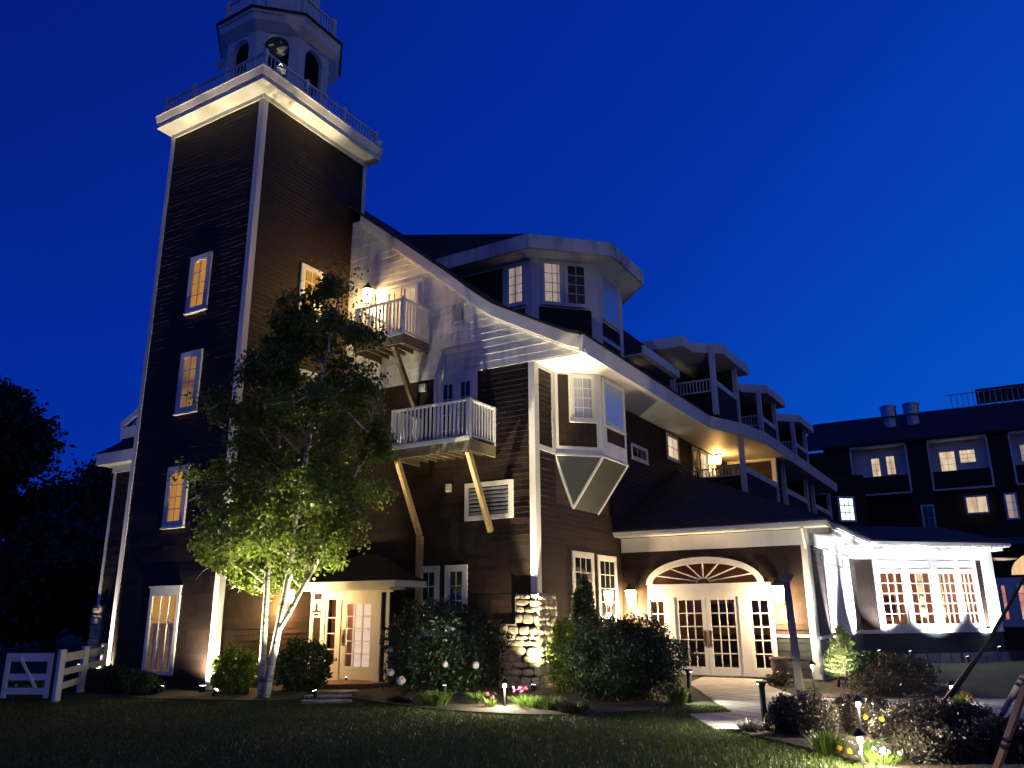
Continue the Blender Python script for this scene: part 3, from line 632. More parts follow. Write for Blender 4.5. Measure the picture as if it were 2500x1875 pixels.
    Q = [(x, y, ze) for x, y in P]
    m.poly([Q[0], Q[1], r1]); m.poly([Q[1], ap, r1]); m.poly([Q[1], Q[2], ap]); m.poly([Q[2], Q[3], ap]); m.poly([Q[3], Q[4], ap]); m.poly([Q[4], Q[5], rt, ap]); m.poly([r1, ap, rt])
    m.build('turret_roof', 'roof', tu)
    # upper floor eave between the turret and the top balcony
    m = MB(); siding(m, Fr((-9.9, 0), (0, 1)), 23.7, 47, 8.8, 11.0); m.build('upper_wall', 'shingle', T)
    m = MB(); m.box(-9.2, -9.1, 23.8, 27.2, 9.95, 10.25); m.box(-10.0, -9.2, 23.8, 27.2, 9.95, 10.0); m.build('upper_fascia', 'white', T)
    window(T, Fr((-9.9, 0), (0, 1)), 24.3, 25.0, 9.0, 9.9, 2, 2, 'cream', .08, .05)
    # stacked balconies along the far part of the right side
    def top_balcony(y0, y1, dim):
        xf, xb = -8.2, -9.88
        m = MB(); FF_ = Fr((xf, 0), (0, 1)); FS_ = Fr((0, y0), (1, 0))
        siding(m, FF_, y0, y1, 8.7, 9.86, lap=.014); siding(m, FS_, xb, xf, 8.7, 9.56, lap=.014)
        bo = m.build('balcony', 'shingle', T)
        m = MB(); m.box(xb-.6, xf-.02, y0+.03, y1, 9.1, 9.2); m.box(xb-.7, xb-.6, y0-1.5, y1+1, 8.7, 11.3); m.box(xb, xf, y1, y1+.1, 8.8, 11.2); m.build('balcony_floor', 'brown_trim', bo)
        for x, y in ((xf, y0), (xf, y1), (xb+.1, y0)): m = MB(); m.box(x-.09, x+.09, y-.09, y+.09, 8.7, 11.2); m.build('post', 'white', bo)
        m = MB(); m.box(xf-.05, xf+.05, y0+.1, y1-.1, 9.86, 10.06); railing(m, (xb+.2, y0, 0), (xf-.09, y0, 0), 9.6, 10.1, .12); m.build('railing', 'white', bo)
        wf = Fr((xb-.58, 0), (0, 1)); window(bo, wf, y0+.5, y0+1.2, 9.2, 10.9, 2, 4, 'cream' if not dim else 'dark_glass', .08, .05, name='french_door', sill=False)
        window(bo, wf, y0+1.3, y0+2.0, 9.2, 10.9, 2, 4, 'cream' if not dim else 'dark_glass', .08, .05, name='french_door', sill=False)
        R_ = [(-10.6, y0-1.15), (-8.95, y0-1.05), (-8.9, y0-.1), (-7.98, y0+.75), (-7.92, y1+1.1), (-10.6, y1+1.1)]
        m = MB(); m.prism(R_, 11.2, 11.26)
        for (xa, ya), (xb_, yb) in zip(R_[:-2], R_[1:-1]): m.bar((xa, ya, 11.40), (xb_, yb, 11.40), .06, .38)
        m.build('balcony_eave', 'white', bo)
        m = MB(); ap = (-10.9, (y0+y1)/2, 12.15)
        for a, b in zip(R_[:-1], R_[1:]): m.poly([(a[0], a[1], 11.6), (b[0], b[1], 11.6), ap])
        m.build('balcony_roof', 'roof', bo)
    top_balcony(28.35, 31.35, 0); top_balcony(35.1, 37.9, 0); top_balcony(41.8, 44.7, 1)
    def mid_balcony(y0, y1, lit):
        xf, xb = -7.8, -9.8; FF_ = Fr((xf, 0), (0, 1)); FS_ = Fr((0, y0), (1, 0)); zf = 6.2
        m = MB(); siding(m, FF_, y0, y1, 5.2, 6.78, lap=.014); siding(m, FS_, xb, xf, 5.2, 6.64, lap=.014); siding(m, Fr((0, y1-.02), (1, 0)), xb, xf, 6.2, 8.0, lap=.014); bo = m.build('balcony', 'shingle', T)
        m = MB(); m.box(xb, xf-.03, y0+.03, y1, zf-.1, zf); m.build('balcony_floor', 'brown_trim', bo)
        for x, y in ((xf, y0), (xf, y1)): m = MB(); m.box(x-.09, x+.09, y-.09, y+.09, 5.7 if y == y0 else 5.2, 8.08); m.build('post', 'white', bo)
        m = MB(); m.box(xf-.05, xf+.05, y0+.1, y1-.1, 6.78, 7.02); railing(m, (xb, y0, 0), (xf-.09, y0, 0), 6.64, 7.0, .12); m.box(xb, xf-.1, y1-.09, y1-.04, 7.98, 8.1); m.build('railing', 'white', bo)
        pm = 'cream' if lit else 'dark_glass'
        window(bo, FR, y0+.15, y0+.9, 6.2, 8.0, 1, 2, 'dark_glass', .09, .06, sill=False); window(bo, FR, y0+1.1, y0+2.0, 6.2, 8.0, 2, 4, pm, .09, .06, sill=False, name='french_door'); window(bo, FR, y0+2.1, y0+3.0, 6.2, 8.0, 2, 4, pm, .09, .06, sill=False, name='french_door')
    mid_balcony(29.9, 35.0, 1); mid_balcony(36.6, 41.4, 0); mid_balcony(43, 47.5, 0)
    # left end of the gabled front, seen past the tower
    m = MB(); siding(m, FL, -27.5, -20.45, 0, 7.0); m.build('wall', 'shingle', T)
    m = MB(); m.fbox(FL, -27.53, -27.38, 2.1, 7.0, 0, .036); m.box(-27.53, -27.5, yw, yw+.15, 2.1, 7.0); m.build('corner_board', 'white', T)
    m = MB(); m.box(-27.6, -20.5, yw-.07, yw, 6.78, 7.05); m.build('frieze', 'white', T)
    m = MB(); m.box(-27.95, -20.5, yw-.36, yw, 7.05, 7.10); m.build('soffit', 'white', T)
    m = MB(); m.box(-28.05, -20.5, yw-.46, yw-.36, 7.05, 7.47); m.box(-28.05, -27.95, yw-.36, yw+6, 7.05, 7.47); m.build('fascia', 'white', T)
    m = MB(); m.poly([(-28.1, yw-.5, 7.475), (-20.5, yw-.5, 7.475), (-20.5, yw+1.5, 9.1), (-26.6, yw+1.5, 9.1)]); m.poly([(-28.1, yw-.5, 7.475), (-26.6, yw+1.5, 9.1), (-26.6, yw+6, 9.1), (-28.1, yw+6, 7.475)]); m.build('pent_roof', 'roof', T)
    m = MB(); m.box(-26.7, -20.5, yw-.34, yw+.4, 7.95, 8.0); m.box(-26.85, -20.5, yw-.42, yw-.34, 7.92, 8.33); m.bar((-26.9, yw-.40, 8.40), (-23.0, yw-.40, 10.25), .07, .22); m.bar((-26.3, yw-.30, 8.42), (-23.0, yw-.30, 9.98), .05, .10); m.build('gable_return', 'white', T)
    m = MB(); m.poly([(-26.7, yw-.25, 8.33), (-20.5, yw-.25, 8.33), (-20.5, yw-.25, 11.2), (-23.0, yw-.25, 10.1)]); m.build('gable', 'dirty_white', T)
    m = MB(); m.box(-27.56, -27.0, yw-.12, yw+.2, 0, 2.1); p = m.build('stone_pier', 'mortar', T)
    m = MB(); stones(Fr((0, yw-.12), (1, 0)), -27.62, -27.0, 0, 2.1); m.build('stones', 'stone', p)
main_house()

# ------------------------------------------------------------------ porch between tower and house
def vestibule():
    T = thing('entrance_porch', (-15, 17, 0), 'small enclosed porch with white glazed door and dark hipped roof beside the tower', 'porch')
    y = 16.6; F = FV
    m = MB(); siding(m, F, -16.36, -15.93, .1, 2.3, lap=.016); m.build('wall', 'shingle', T); m = MB(); siding(m, F, -13.86, -13.64, .1, 2.3, lap=.016); siding(m, Fr((-13.64, 0), (0, 1)), y, 17.5, .1, 2.3, lap=.016); m.build('wall', 'shingle', T)
    m = MB(); m.fbox(F, -16.36, -16.24, .1, 2.3, 0, .03); m.build('corner_board', 'white', T); m = MB(); m.fbox(F, -13.72, -13.61, .1, 2.3, 0, .03); m.build('corner_board', 'white', T)
    m = MB(); m.fbox(F, -16.36, -13.3, 2.34, 2.40, -.2, .42); m.fbox(F, -16.36, -13.5, 2.28, 2.339, 0, .05); m.fbox(F, -16.36, -13.12, 2.40, 2.56, .30, .46); m.box(-13.22, -13.12, y-.3, 17.48, 2.40, 2.56); m.build('eave', 'white', T)
    m = MB(); e = [(-16.36, y-.5, 2.562), (-13.1, y-.5, 2.562), (-13.1, 17.5, 2.562)]
    m.poly([e[0], e[1], (-14.75, 17.45, 3.32), (-16.36, 17.45, 3.32)]); m.poly([e[1], e[2], (-14.75, 17.45, 3.32)]); m.poly([(-16.36, y-.5, 2.562), (-16.36, 17.45, 2.562), (-13.1, 17.5, 2.5621), (-13.1, y-.5, 2.5621)]); m.build('roof', 'roof', T)
    # door unit
    m = MB(); d0, d1 = -.02, .06
    for s in ((-15.93, -15.79, .1, 2.30), (-15.35, -15.22, .1, 2.12), (-14.06, -13.86, .1, 2.30), (-15.79, -14.06, 2.12, 2.30), (-15.79, -15.35, .1, .48)): m.fbox(F, *s, d0, d1)
    m.fbox(F, -15.79, -15.72, .48, 2.12, 0, .03); m.fbox(F, -15.42, -15.35, .48, 2.12, 0, .03)
    for z in (.85, 1.25, 1.65): m.fbox(F, -15.72, -15.42, z-.012, z+.012, 0, .026)
    fr = m.build('door_frame', 'white', T)
    g = MB(); g.fbox(F, -15.72, -15.42, .48, 2.12, .005, .012); g.build('pane', 'glass', fr)
    m = MB()
    for s in ((-15.22, -15.04, .12, 2.12), (-14.21, -14.06, .12, 2.12), (-15.04, -14.21, 2.0, 2.12), (-15.04, -14.21, .12, .44)): m.fbox(F, *s, -.01, .035)
    for i in (1, 2): q = -15.04+.83*i/3; m.fbox(F, q-.012, q+.012, .44, 2.0, 0, .028)
    for i in range(1, 5): q = .44+1.56*i/5; m.fbox(F, -15.04, -14.21, q-.012, q+.012, 0, .026)
    dr = m.build('door', 'white', T)
    g = MB(); g.fbox(F, -15.04, -14.21, .44, 2.0, .004, .01); g.build('pane', 'glass', dr)
    m = MB(); m.fbox(F, -15.15, -15.08, .95, 1.35, .035, .05); m.bar(F.p(-15.115, 1.02, .08), F.p(-15.115, 1.22, .08), .03, .025); m.bar(F.p(-15.115, 1.03, .04), F.p(-15.115, 1.03, .09), .02, .02); m.bar(F.p(-15.115, 1.21, .04), F.p(-15.115, 1.21, .09), .02, .02); m.build('handle', 'brass', dr)
    # lit hall behind the glass
    m = MB(); m.box(-16.3, -13.7, y+.75, y+.8, .1, 2.3); m.build('hall_wall', M['hall'] , T)
    m = MB(); m.box(-14.93, -14.15, y+.10, y+.13, .3, 2.15)
    bl = m.build('blind', M['door_blind'], T)
    light('POINT', (-15.1, y+.45, 2.1), 26, (1, .66, .50), T, radius=.12)
    m = MB(); m.box(-16.36, -13.64, y+.02, 17.5, .02, .1); m.build('floor', 'floor_in', T)
M['hall'] = varied('salmon_plaster', [(.3, (.46, .20, .11)), (.7, (.6, .30, .18))], .8, .8)
def _db():
    m, nt, b = node_mat('back_lit_door_blind', (.6, .5, .45), .7)
    wv = nt.nodes.new('ShaderNodeTexWave'); wv.bands_direction = 'Z'; wv.inputs['Scale'].default_value = 7; wv.inputs['Distortion'].default_value = .3
    tc = nt.nodes.new('ShaderNodeTexCoord'); nt.links.new(tc.outputs['Object'], wv.inputs[0])
    c = ramp(nt, wv.outputs[0], [(0, (.56, .38, .31)), (.3, (.80, .60, .52)), (1, (.86, .66, .58))])
    nt.links.new(c, b.inputs['Emission Color']); b.inputs['Emission Strength'].default_value = .72
    M['door_blind'] = m
_db()
vestibule()
def porch_bits():
    def brick(name):
        m, nt, b = node_mat(name, (.2, .08, .05), .85)
        br = nt.nodes.new('ShaderNodeTexBrick'); tc = nt.nodes.new('ShaderNodeTexCoord'); nt.links.new(tc.outputs['Object'], br.inputs[0])
        br.inputs['Color1'].default_value = (.22, .085, .05, 1); br.inputs['Color2'].default_value = (.30, .13, .08, 1); br.inputs['Mortar'].default_value = (.16, .14, .12, 1); br.inputs['Scale'].default_value = 4.5
        nt.links.new(br.outputs[0], b.inputs['Base Color']); return m
    m = MB(); m.prism([(-15.9, 15.75), (-15.5, 15.3), (-14.3, 15.55), (-13.5, 16.2), (-13.6, 16.58), (-15.95, 16.58)], 0, .10)
    o = m.build('brick_landing', brick('brick_paving'), None, (-14.8, 16, 0)); tag(o, 'low brick landing in front of the glazed porch door', 'doorstep')
    for i, (x, y, l, wd, lab) in enumerate(((-13.6, 14.75, .95, .45, 'flat stone step nearest the brick landing'), (-12.95, 13.85, 1.0, .42, 'flat stone step second from the brick landing'), (-12.3, 13.0, 1.05, .42, 'flat stone step farthest out on the lawn'))):
        a = R(32); m = MB(); pts = []
        for k in range(10):
            g = 2*math.pi*k/10; r = 1+.12*random.uniform(-1, 1); X, Y = l/2*math.copysign(abs(math.cos(g))**.6, math.cos(g))*r, wd/2*math.copysign(abs(math.sin(g))**.6, math.sin(g))*r
            pts.append((x+X*math.cos(a)-Y*math.sin(a), y+X*math.sin(a)+Y*math.cos(a)))
        m.prism(pts, -.02, .055); tag(m.build('stepping_stone', 'stone', None, (x, y, 0)), lab, 'step', 'stepping stones to the porch door')
    t = thing('wall_plaque', (-16.1, 16.56, 1.9), 'small cream plaque with a dark tree picture beside the porch door', 'sign')
    m = MB(); m.fbox(FV, -16.26, -15.97, 1.66, 2.13, .025, .05); m.build('panel', 'curtain', t)
    m = MB(); F = FV
    for (a, z, s) in ((-16.115, 2.0, .05), (-16.115, 1.93, .075), (-16.115, 1.86, .09)): m.hexa([F.p(a-s, z-.04, .056), F.p(a+s, z-.04, .056), F.p(a+s, z-.04, .05), F.p(a-s, z-.04, .05), F.p(a-.012, z+.05, .056), F.p(a+.012, z+.05, .056), F.p(a+.012, z+.05, .05), F.p(a-.012, z+.05, .05)])
    m.fbox(F, -16.27, -15.95, 1.79, 1.83, .05, .055); m.fbox(F, -16.2, -16.03, 1.705, 1.765, .05, .054); m.build('picture', 'black_metal', t)
porch_bits()

# ------------------------------------------------------------------ entrance pavilion and sunroom
def pavilion():
    T = thing('entrance_pavilion', (-5, 26, 0), 'low entrance pavilion with arched fanlight over white double doors and a bright white sunroom', 'building')
    F = FE; cx, rx, rz, zb = -7.31, 1.66, .70, 2.50
    def arch(z):
        if z < 2.5: return (-8.98, -5.45)
        if z < 2.5+rz: q = rx*math.sqrt(max(0, 1-((z-2.5)/rz)**2)); return (cx-q, cx+q)
    m = MB(); siding(m, F, -9.78, -4.39, 1.12, 3.7, [arch]); m.build('wall', 'shingle', T)
    m = MB(); m.fbox(F, -5.40, -4.55, .05, 1.08, -.05, .02)
    for z in (.3, .52, .74, .94): m.fbox(F, -5.38, -4.56, z, z+.02, .02, .03)
    m.build('wainscot', 'green_panel', T)
    m = MB(); m.fbox(F, -5.43, -4.50, 1.08, 1.14, -.02, .045); m.fbox(F, -9.75, -4.35, 3.45, 3.86, 0, .05); m.build('frieze', 'white', T)
    m = MB(); m.fbox(F, -4.56, -4.36, .05, 3.44, 0, .04); m.fbox(FER, 22.7, 22.86, .05, 3.44, 0, .036); m.build('corner_board', 'white', T)
    m = MB(); m.bar((-4.42, 22.55, 3.86), (-4.42, 22.55, 3.72), .07, .07); m.bar((-4.42, 22.3, 3.86), (-4.42, 22.60, 3.35), .07, .06); m.bar((-4.42, 22.62, 3.38), (-4.42, 22.62, .3), .075, .075, (0, 1, 0)); m.build('downpipe', 'white', T)
    # arch trim and fanlight
    m = MB(); K = 26
    def ell(t, s): return (cx-(rx+s)*math.cos(t), zb+(rz+s)*math.sin(t))
    for i in range(K):
        t0, t1 = math.pi*i/K, math.pi*(i+1)/K
        for (s0, s1, d0, d1) in ((-.14, .0, -.04, .07), (.0, .035, -.02, .09)):
            a, b, c, d = ell(t0, s0), ell(t1, s0), ell(t1, s1), ell(t0, s1)
            m.hexa([F.p(*a, d1), F.p(*b, d1), F.p(*b, d0), F.p(*a, d0), F.p(*d, d1), F.p(*c, d1), F.p(*c, d0), F.p(*d, d0)])
    m.fbox(F, -8.97, -5.47, 2.22, zb, -.04, .06)
    fan = m.build('fanlight', 'white', T)
    m = MB()
    for t in (25, 50, 72, 90, 108, 130, 155):
        a = R(t); p = (cx-.2*math.cos(a), zb+.16*math.sin(a)); q = ell(a, -.12); m.bar(F.p(*p, .0), F.p(*q, .0), .03, .03, (0, 1, 0))
    for i in range(8):
        t0, t1 = math.pi*i/8, math.pi*(i+1)/8; m.bar(F.p(cx-.2*math.cos(t0), zb+.16*math.sin(t0), 0), F.p(cx-.2*math.cos(t1), zb+.16*math.sin(t1), 0), .03, .03, (0, 1, 0))
    m.build('muntins', 'white', fan)
    m = MB(); m.poly([F.p(*ell(math.pi*i/20, -.1), -.02) for i in range(21)]); m.build('pane', 'glass', fan)
    # doors and sidelights
    m = MB()
    for s in ((-8.99, -8.93, .06, 2.22), (-8.50, -8.20, .06, 2.22), (-6.36, -6.06, .06, 2.22), (-5.54, -5.44, .06, 2.22), (-8.93, -8.50, 2.12, 2.22), (-6.06, -5.54, 2.12, 2.22), (-8.20, -6.36, 2.14, 2.22), (-8.93, -8.50, .06, .26), (-6.06, -5.54, .06, .26)): m.fbox(F, *s, -.05, .05)
    m.build('door_frame', 'white', T)
    def glazed(name, a0, a1, z0, z1, cols, rows, st, bot, d):
        m = MB(); m.fbox(F, a0, a0+st, z0, z1, d-.04, d); m.fbox(F, a1-st, a1, z0, z1, d-.04, d); m.fbox(F, a0+st, a1-st, z1-.09, z1, d-.04, d); m.fbox(F, a0+st, a1-st, z0, z0+bot, d-.04, d)
        A0, A1, Z0, Z1 = a0+st, a1-st, z0+bot, z1-.09
        for i in range(1, cols): q = A0+(A1-A0)*i/cols; m.fbox(F, q-.014, q+.014, Z0, Z1, d-.035, d-.006)
        for j in range(1, rows): q = Z0+(Z1-Z0)*j/rows; m.fbox(F, A0, A1, q-.014, q+.014, d-.034, d-.008)
        o = m.build(name, 'white', T); g = MB(); g.fbox(F, A0, A1, Z0, Z1, d-.026, d-.020); g.build('pane', 'glass', o); return o
    glazed('sidelight', -8.93, -8.50, .26, 2.12, 2, 5, .03, .03, .02); glazed('sidelight', -6.06, -5.54, .26, 2.12, 2, 5, .04, .03, .02)
    for a0, a1, h in ((-8.20, -7.285, -7.36), (-7.275, -6.36, -7.20)):
        d = glazed('door', a0, a1, .06, 2.14, 3, 5, .12, .22, .03)
        m = MB(); m.fbox(F, h-.035, h+.035, .82, 1.24, .03, .045); m.bar(F.p(h, .9, .08), F.p(h, 1.16, .08), .025, .025); m.bar(F.p(h, .91, .04), F.p(h, .91, .09), .02, .02); m.bar(F.p(h, 1.15, .04), F.p(h, 1.15, .09), .02, .02); m.build('handle', 'brass', d)
    # right face with pilasters and tall windows, brown strips between
    G = FER; y1 = 30.3
    m = MB(); siding(m, G, 22.86, 24.5, 1.1, 3.45); m.build('wall', 'shingle', T); m = MB(); siding(m, G, 28.9, y1, 1.1, 3.45); m.build('wall', 'shingle', T); m = MB(); siding(m, FS, 0, .70, 1.1, 3.45); m.build('wall', 'shingle', T)
    m = MB(); m.fbox(G, 22.86, y1, .05, 1.02, -.04, .01); m.fbox(FS, -.0, 5.75, .05, .98, -.04, .01); m.build('wainscot', 'green_panel', T)
    m = MB(); m.fbox(G, 22.8, y1+.05, 1.02, 1.10, -.02, .07); m.fbox(FS, -.05, 5.75, .98, 1.08, -.02, .07)
    m.fbox(G, 22.8, y1, 3.45, 3.9, -.02, .05); m.fbox(FS, 0, 5.75, 3.45, 3.9, -.02, .05); m.fbox(G, 24.5, 25.4, 1.1, 3.45, -.05, .06); m.fbox(G, 27.7, 28.9, 1.1, 3.45, -.05, .06)
    m.fbox(G, 25.4, 27.7, 3.05, 3.45, -.05, .03); m.fbox(G, 25.4, 27.7, 1.1, 1.22, -.05, .03); m.build('pilaster', 'white', T)
    for a in (25.42, 26.58): window(T, G, a, a+1.1, 1.23, 3.04, 3, 5, 'curtain', .08, .04, sill=False)
    # sunroom face: posts, transom panels, tall sashes
    m = MB(); W = [(.90, 1.92), (2.10, 3.02), (3.30, 4.10), (4.22, 4.88)]; ed = .70
    for a0, a1 in W: m.fbox(FS, ed, a0, 1.08, 3.45, -.06, .05); ed = a1
    m.fbox(FS, ed, 5.0, 1.08, 3.45, -.06, .05); m.fbox(FS, 5.25, 5.75, 1.08, 3.45, -.06, .05)
    for a0, a1 in W: m.fbox(FS, a0, a1, 3.06, 3.45, -.06, .03); m.fbox(FS, a0+.06, a1-.06, 3.12, 3.13, .03, .045); m.fbox(FS, a0+.06, a1-.06, 3.40, 3.41, .03, .045); m.fbox(FS, a0, a1, 1.08, 1.20, -.06, .03)
    m.build('pilaster', 'white', T)
    m = MB(); siding(m, FS, 5.0, 5.25, 1.08, 3.45); m.build('wall', 'shingle', T)
    for a0, a1 in W:
        m = MB(); m.fbox(FS, a0, a0+.07, 1.20, 3.06, -.04, .02); m.fbox(FS, a1-.07, a1, 1.20, 3.06, -.04, .02); m.fbox(FS, a0+.07, a1-.07, 2.98, 3.06, -.04, .02); m.fbox(FS, a0+.07, a1-.07, 1.20, 1.28, -.04, .02)
        for i in (1, 2): q = a0+.07+(a1-a0-.14)*i/3; m.fbox(FS, q-.014, q+.014, 1.28, 2.98, -.03, .012)
        for j in range(1, 5): q = 1.28+1.7*j/5; m.fbox(FS, a0+.07, a1-.07, q-.014, q+.014, -.03, .010)
        o = m.build('window', 'white', T); g = MB(); g.fbox(FS, a0+.07, a1-.07, 1.28, 2.98, -.02, -.014); g.build('pane', 'glass', o)
    # returning face of the sunroom
    e = FS.p(5.75, 0)[:2]; F3 = Fr(e, (-.25, 1)); m = MB(); m.fbox(F3, 0, 3.0, 1.02, 3.9, -.1, .02); m.build('return_wall', 'white', T)
    window(T, F3, .25, .8, 1.2, 3.0, 2, 5, 'curtain', .08, .06, sill=False)
    m = MB(); m.fbox(F3, 0, 3, .05, 1.02, -.1, 0); m.build('wainscot', 'green_panel', T)
    m = MB(); m.fbox(FS, -.2, 5.8, 0, .30, -.2, .08); m.fbox(FER, 22.7, y1, 0, .05, -.2, .06); m.fbox(FE, -9.7, -4.39, 0, .05, -.2, .02); m.build('plinth', 'concrete', T)
    # eaves and roofs
    ye, xe, ze = 22.2, -3.78, 3.93
    Sa, Sb = FS.p(-.2, 0, .55), FS.p(6.1, 0, .55); ye2 = 30.3-.3
    m = MB()
    m.bar((-9.8, ye, 3.97), (xe, ye, 3.97), .10, .09); m.bar((xe, ye, 3.97), (xe, ye2, 3.97), .10, .09); 
    m.bar((xe, ye2, 3.97), (Sb[0], Sb[1], 3.97), .10, .09); m.bar((Sb[0], Sb[1], 3.97), (Sb[0]-.8, Sb[1]+2.8, 3.97), .1, .09); m.build('gutter', 'white', T)
    m = MB(); m.box(-9.78, -4.39, ye, 22.7, 3.88, 3.92); m.box(-4.39, xe, ye, ye2+.3, 3.88, 3.92)
    m.prism([(-4.39, 30.3), (xe, ye2), Sb[:2], FS.p(5.75, 0)[:2]], 3.875, 3.915)
    for q in np.arange(22.9, 30.2, .45): m.box(-4.36, xe-.06, q, q+.06, 3.76, 3.879)
    for q in np.arange(.4, 5.9, .45): m.fbox(FS, q, q+.06, 3.76, 3.874, .02, .5)
    m.build('rafters', 'white', T)
    m = MB()
    a, b, c, d = (-9.82, ye-.08, 4.02), (xe+.08, ye-.08, 4.02), (-9.82, 28.2, 6.72), (xe+.08, ye2, 4.02)
    m.slab([a, b, c], (0, 0, .05)); m.slab([b, d, (xe-2.0, 31.5, 4.95), (-9.82, 36, 6.72), c], (0, 0, .05))
    s0, s1 = (xe+.05, ye2, 4.02), (Sb[0]+.05, Sb[1]-.03, 4.02); s2 = (s1[0]-2.2, s1[1]+2.2, 4.85); s3 = (s0[0]-2.6, s0[1]+2.6, 4.85)
    m.slab([s0, s1, s2, s3], (0, 0, .05)); m.slab([s1, (s1[0]-1.2, s1[1]+4, 4.02), (s1[0]-3, s1[1]+4, 4.85), s2], (0, 0, .05)); m.build('roof', 'roof', T)
    # rooms behind the glass
    m = MB(); m.box(-9.75, -4.5, 22.75, 30.2, .0, .055); m.prism([(-9.7, 30.2), (-4.4, 30.4), FS.p(5.7, 0, -.1)[:2], FS.p(5.7, 0, -5)[:2], (-9.7, 37)], 0, .05); m.build('floor', 'floor_in', T)
    m = MB(); m.box(-9.74, -9.66, 22.8, 31, 0, 3.6); m.box(-9.7, -4.5, 28.4, 28.5, 0, 3.6); m.box(-9.7, -4.5, 22.75, 28.4, 3.3, 3.36); m.box(-4.54, -4.46, 22.8, 28.4, 0, 3.3); m.build('inner_wall', 'wall_in', T)
    m = MB(); m.fbox(FS, -1, 7.4, 0, 3.6, -4.6, -4.5); m.fbox(FS, -1, 7, 3.5, 3.56, -4.5, -.1); m.fbox(FS, 5.8, 5.9, 0, 3.6, -4.5, -.3); m.fbox(FS, -.5, -.4, 0, 3.6, -4.5, -.4); m.build('inner_wall', 'wall_in', T)
    m = MB()
    for (x, wd, z0, z1) in ((-8.7, 1.0, 1.25, 2.0), (-7.35, .9, 1.3, 2.1), (-5.9, 1.0, 1.25, 2.05)): m.box(x-wd/2, x+wd/2, 28.33, 28.4, z0, z1)
    for (x, y) in ((-8.5, 26.6), (-7.7, 27.2), (-6.7, 26.4), (-5.7, 27.0), (-6.2, 25.2), (-8.0, 25.0)):
        m.box(x-.3, x+.3, y-.28, y+.28, .05, .46); m.box(x-.3, x+.3, y+.22, y+.30, .46, 1.02)
    m.box(-9.4, -7.8, 27.8, 28.3, .05, .95); m.box(-6.6, -4.9, 27.8, 28.3, .05, 1.0)
    for a in (.9, 2.2, 3.4, 4.6):
        m.fbox(FS, a-.45, a+.45, .05, .78, -2.6, -1.8)
        for s in (-.75, .62): m.fbox(FS, a+s, a+s+.08, .05, 1.35, -2.4, -1.95)
    for a in (1.7, 3.0, 4.9): m.fbox(FS, a-.4, a+.4, 1.5, 2.3, -4.5, -4.45)
    m.build('furniture', 'dark_wood', T)
    m = MB()
    for (a, z) in ((1.55, 2.75), (2.45, 2.2), (4.0, 2.4)): p = FS.p(a, z, -2.4); m.lathe(p, [(.05, .26), (.10, .25), (.17, .02), (.16, 0)], 12)
    m.build('hanging_lamps', emit('lamp_shade_glow', (1, .7, .38), 2.4), T)
    m = MB()
    for a0, a1 in ((1.68, 1.80), (2.66, 2.84), (3.62, 3.84), (3.14, 3.20), (4.42, 4.56)): m.fbox(FS, a0, a1, 1.1, 3.1, -.28, -.22)
    m.build('curtains', varied('gold_curtain', [(.3, (.6, .38, .14)), (.7, (.72, .5, .22))], 6, .8, (6, 6, .1)), T)
    light('POINT', FS.p(1.6, 2.5, -2.4), 70, (1, .60, .32), T, radius=.2); light('POINT', FS.p(4.1, 2.6, -2.0), 80, (1, .58, .28), T, radius=.2)
    light('POINT', (-7.3, 26.0, 2.9), 18, (1, .56, .34), T, radius=.2)
pavilion()

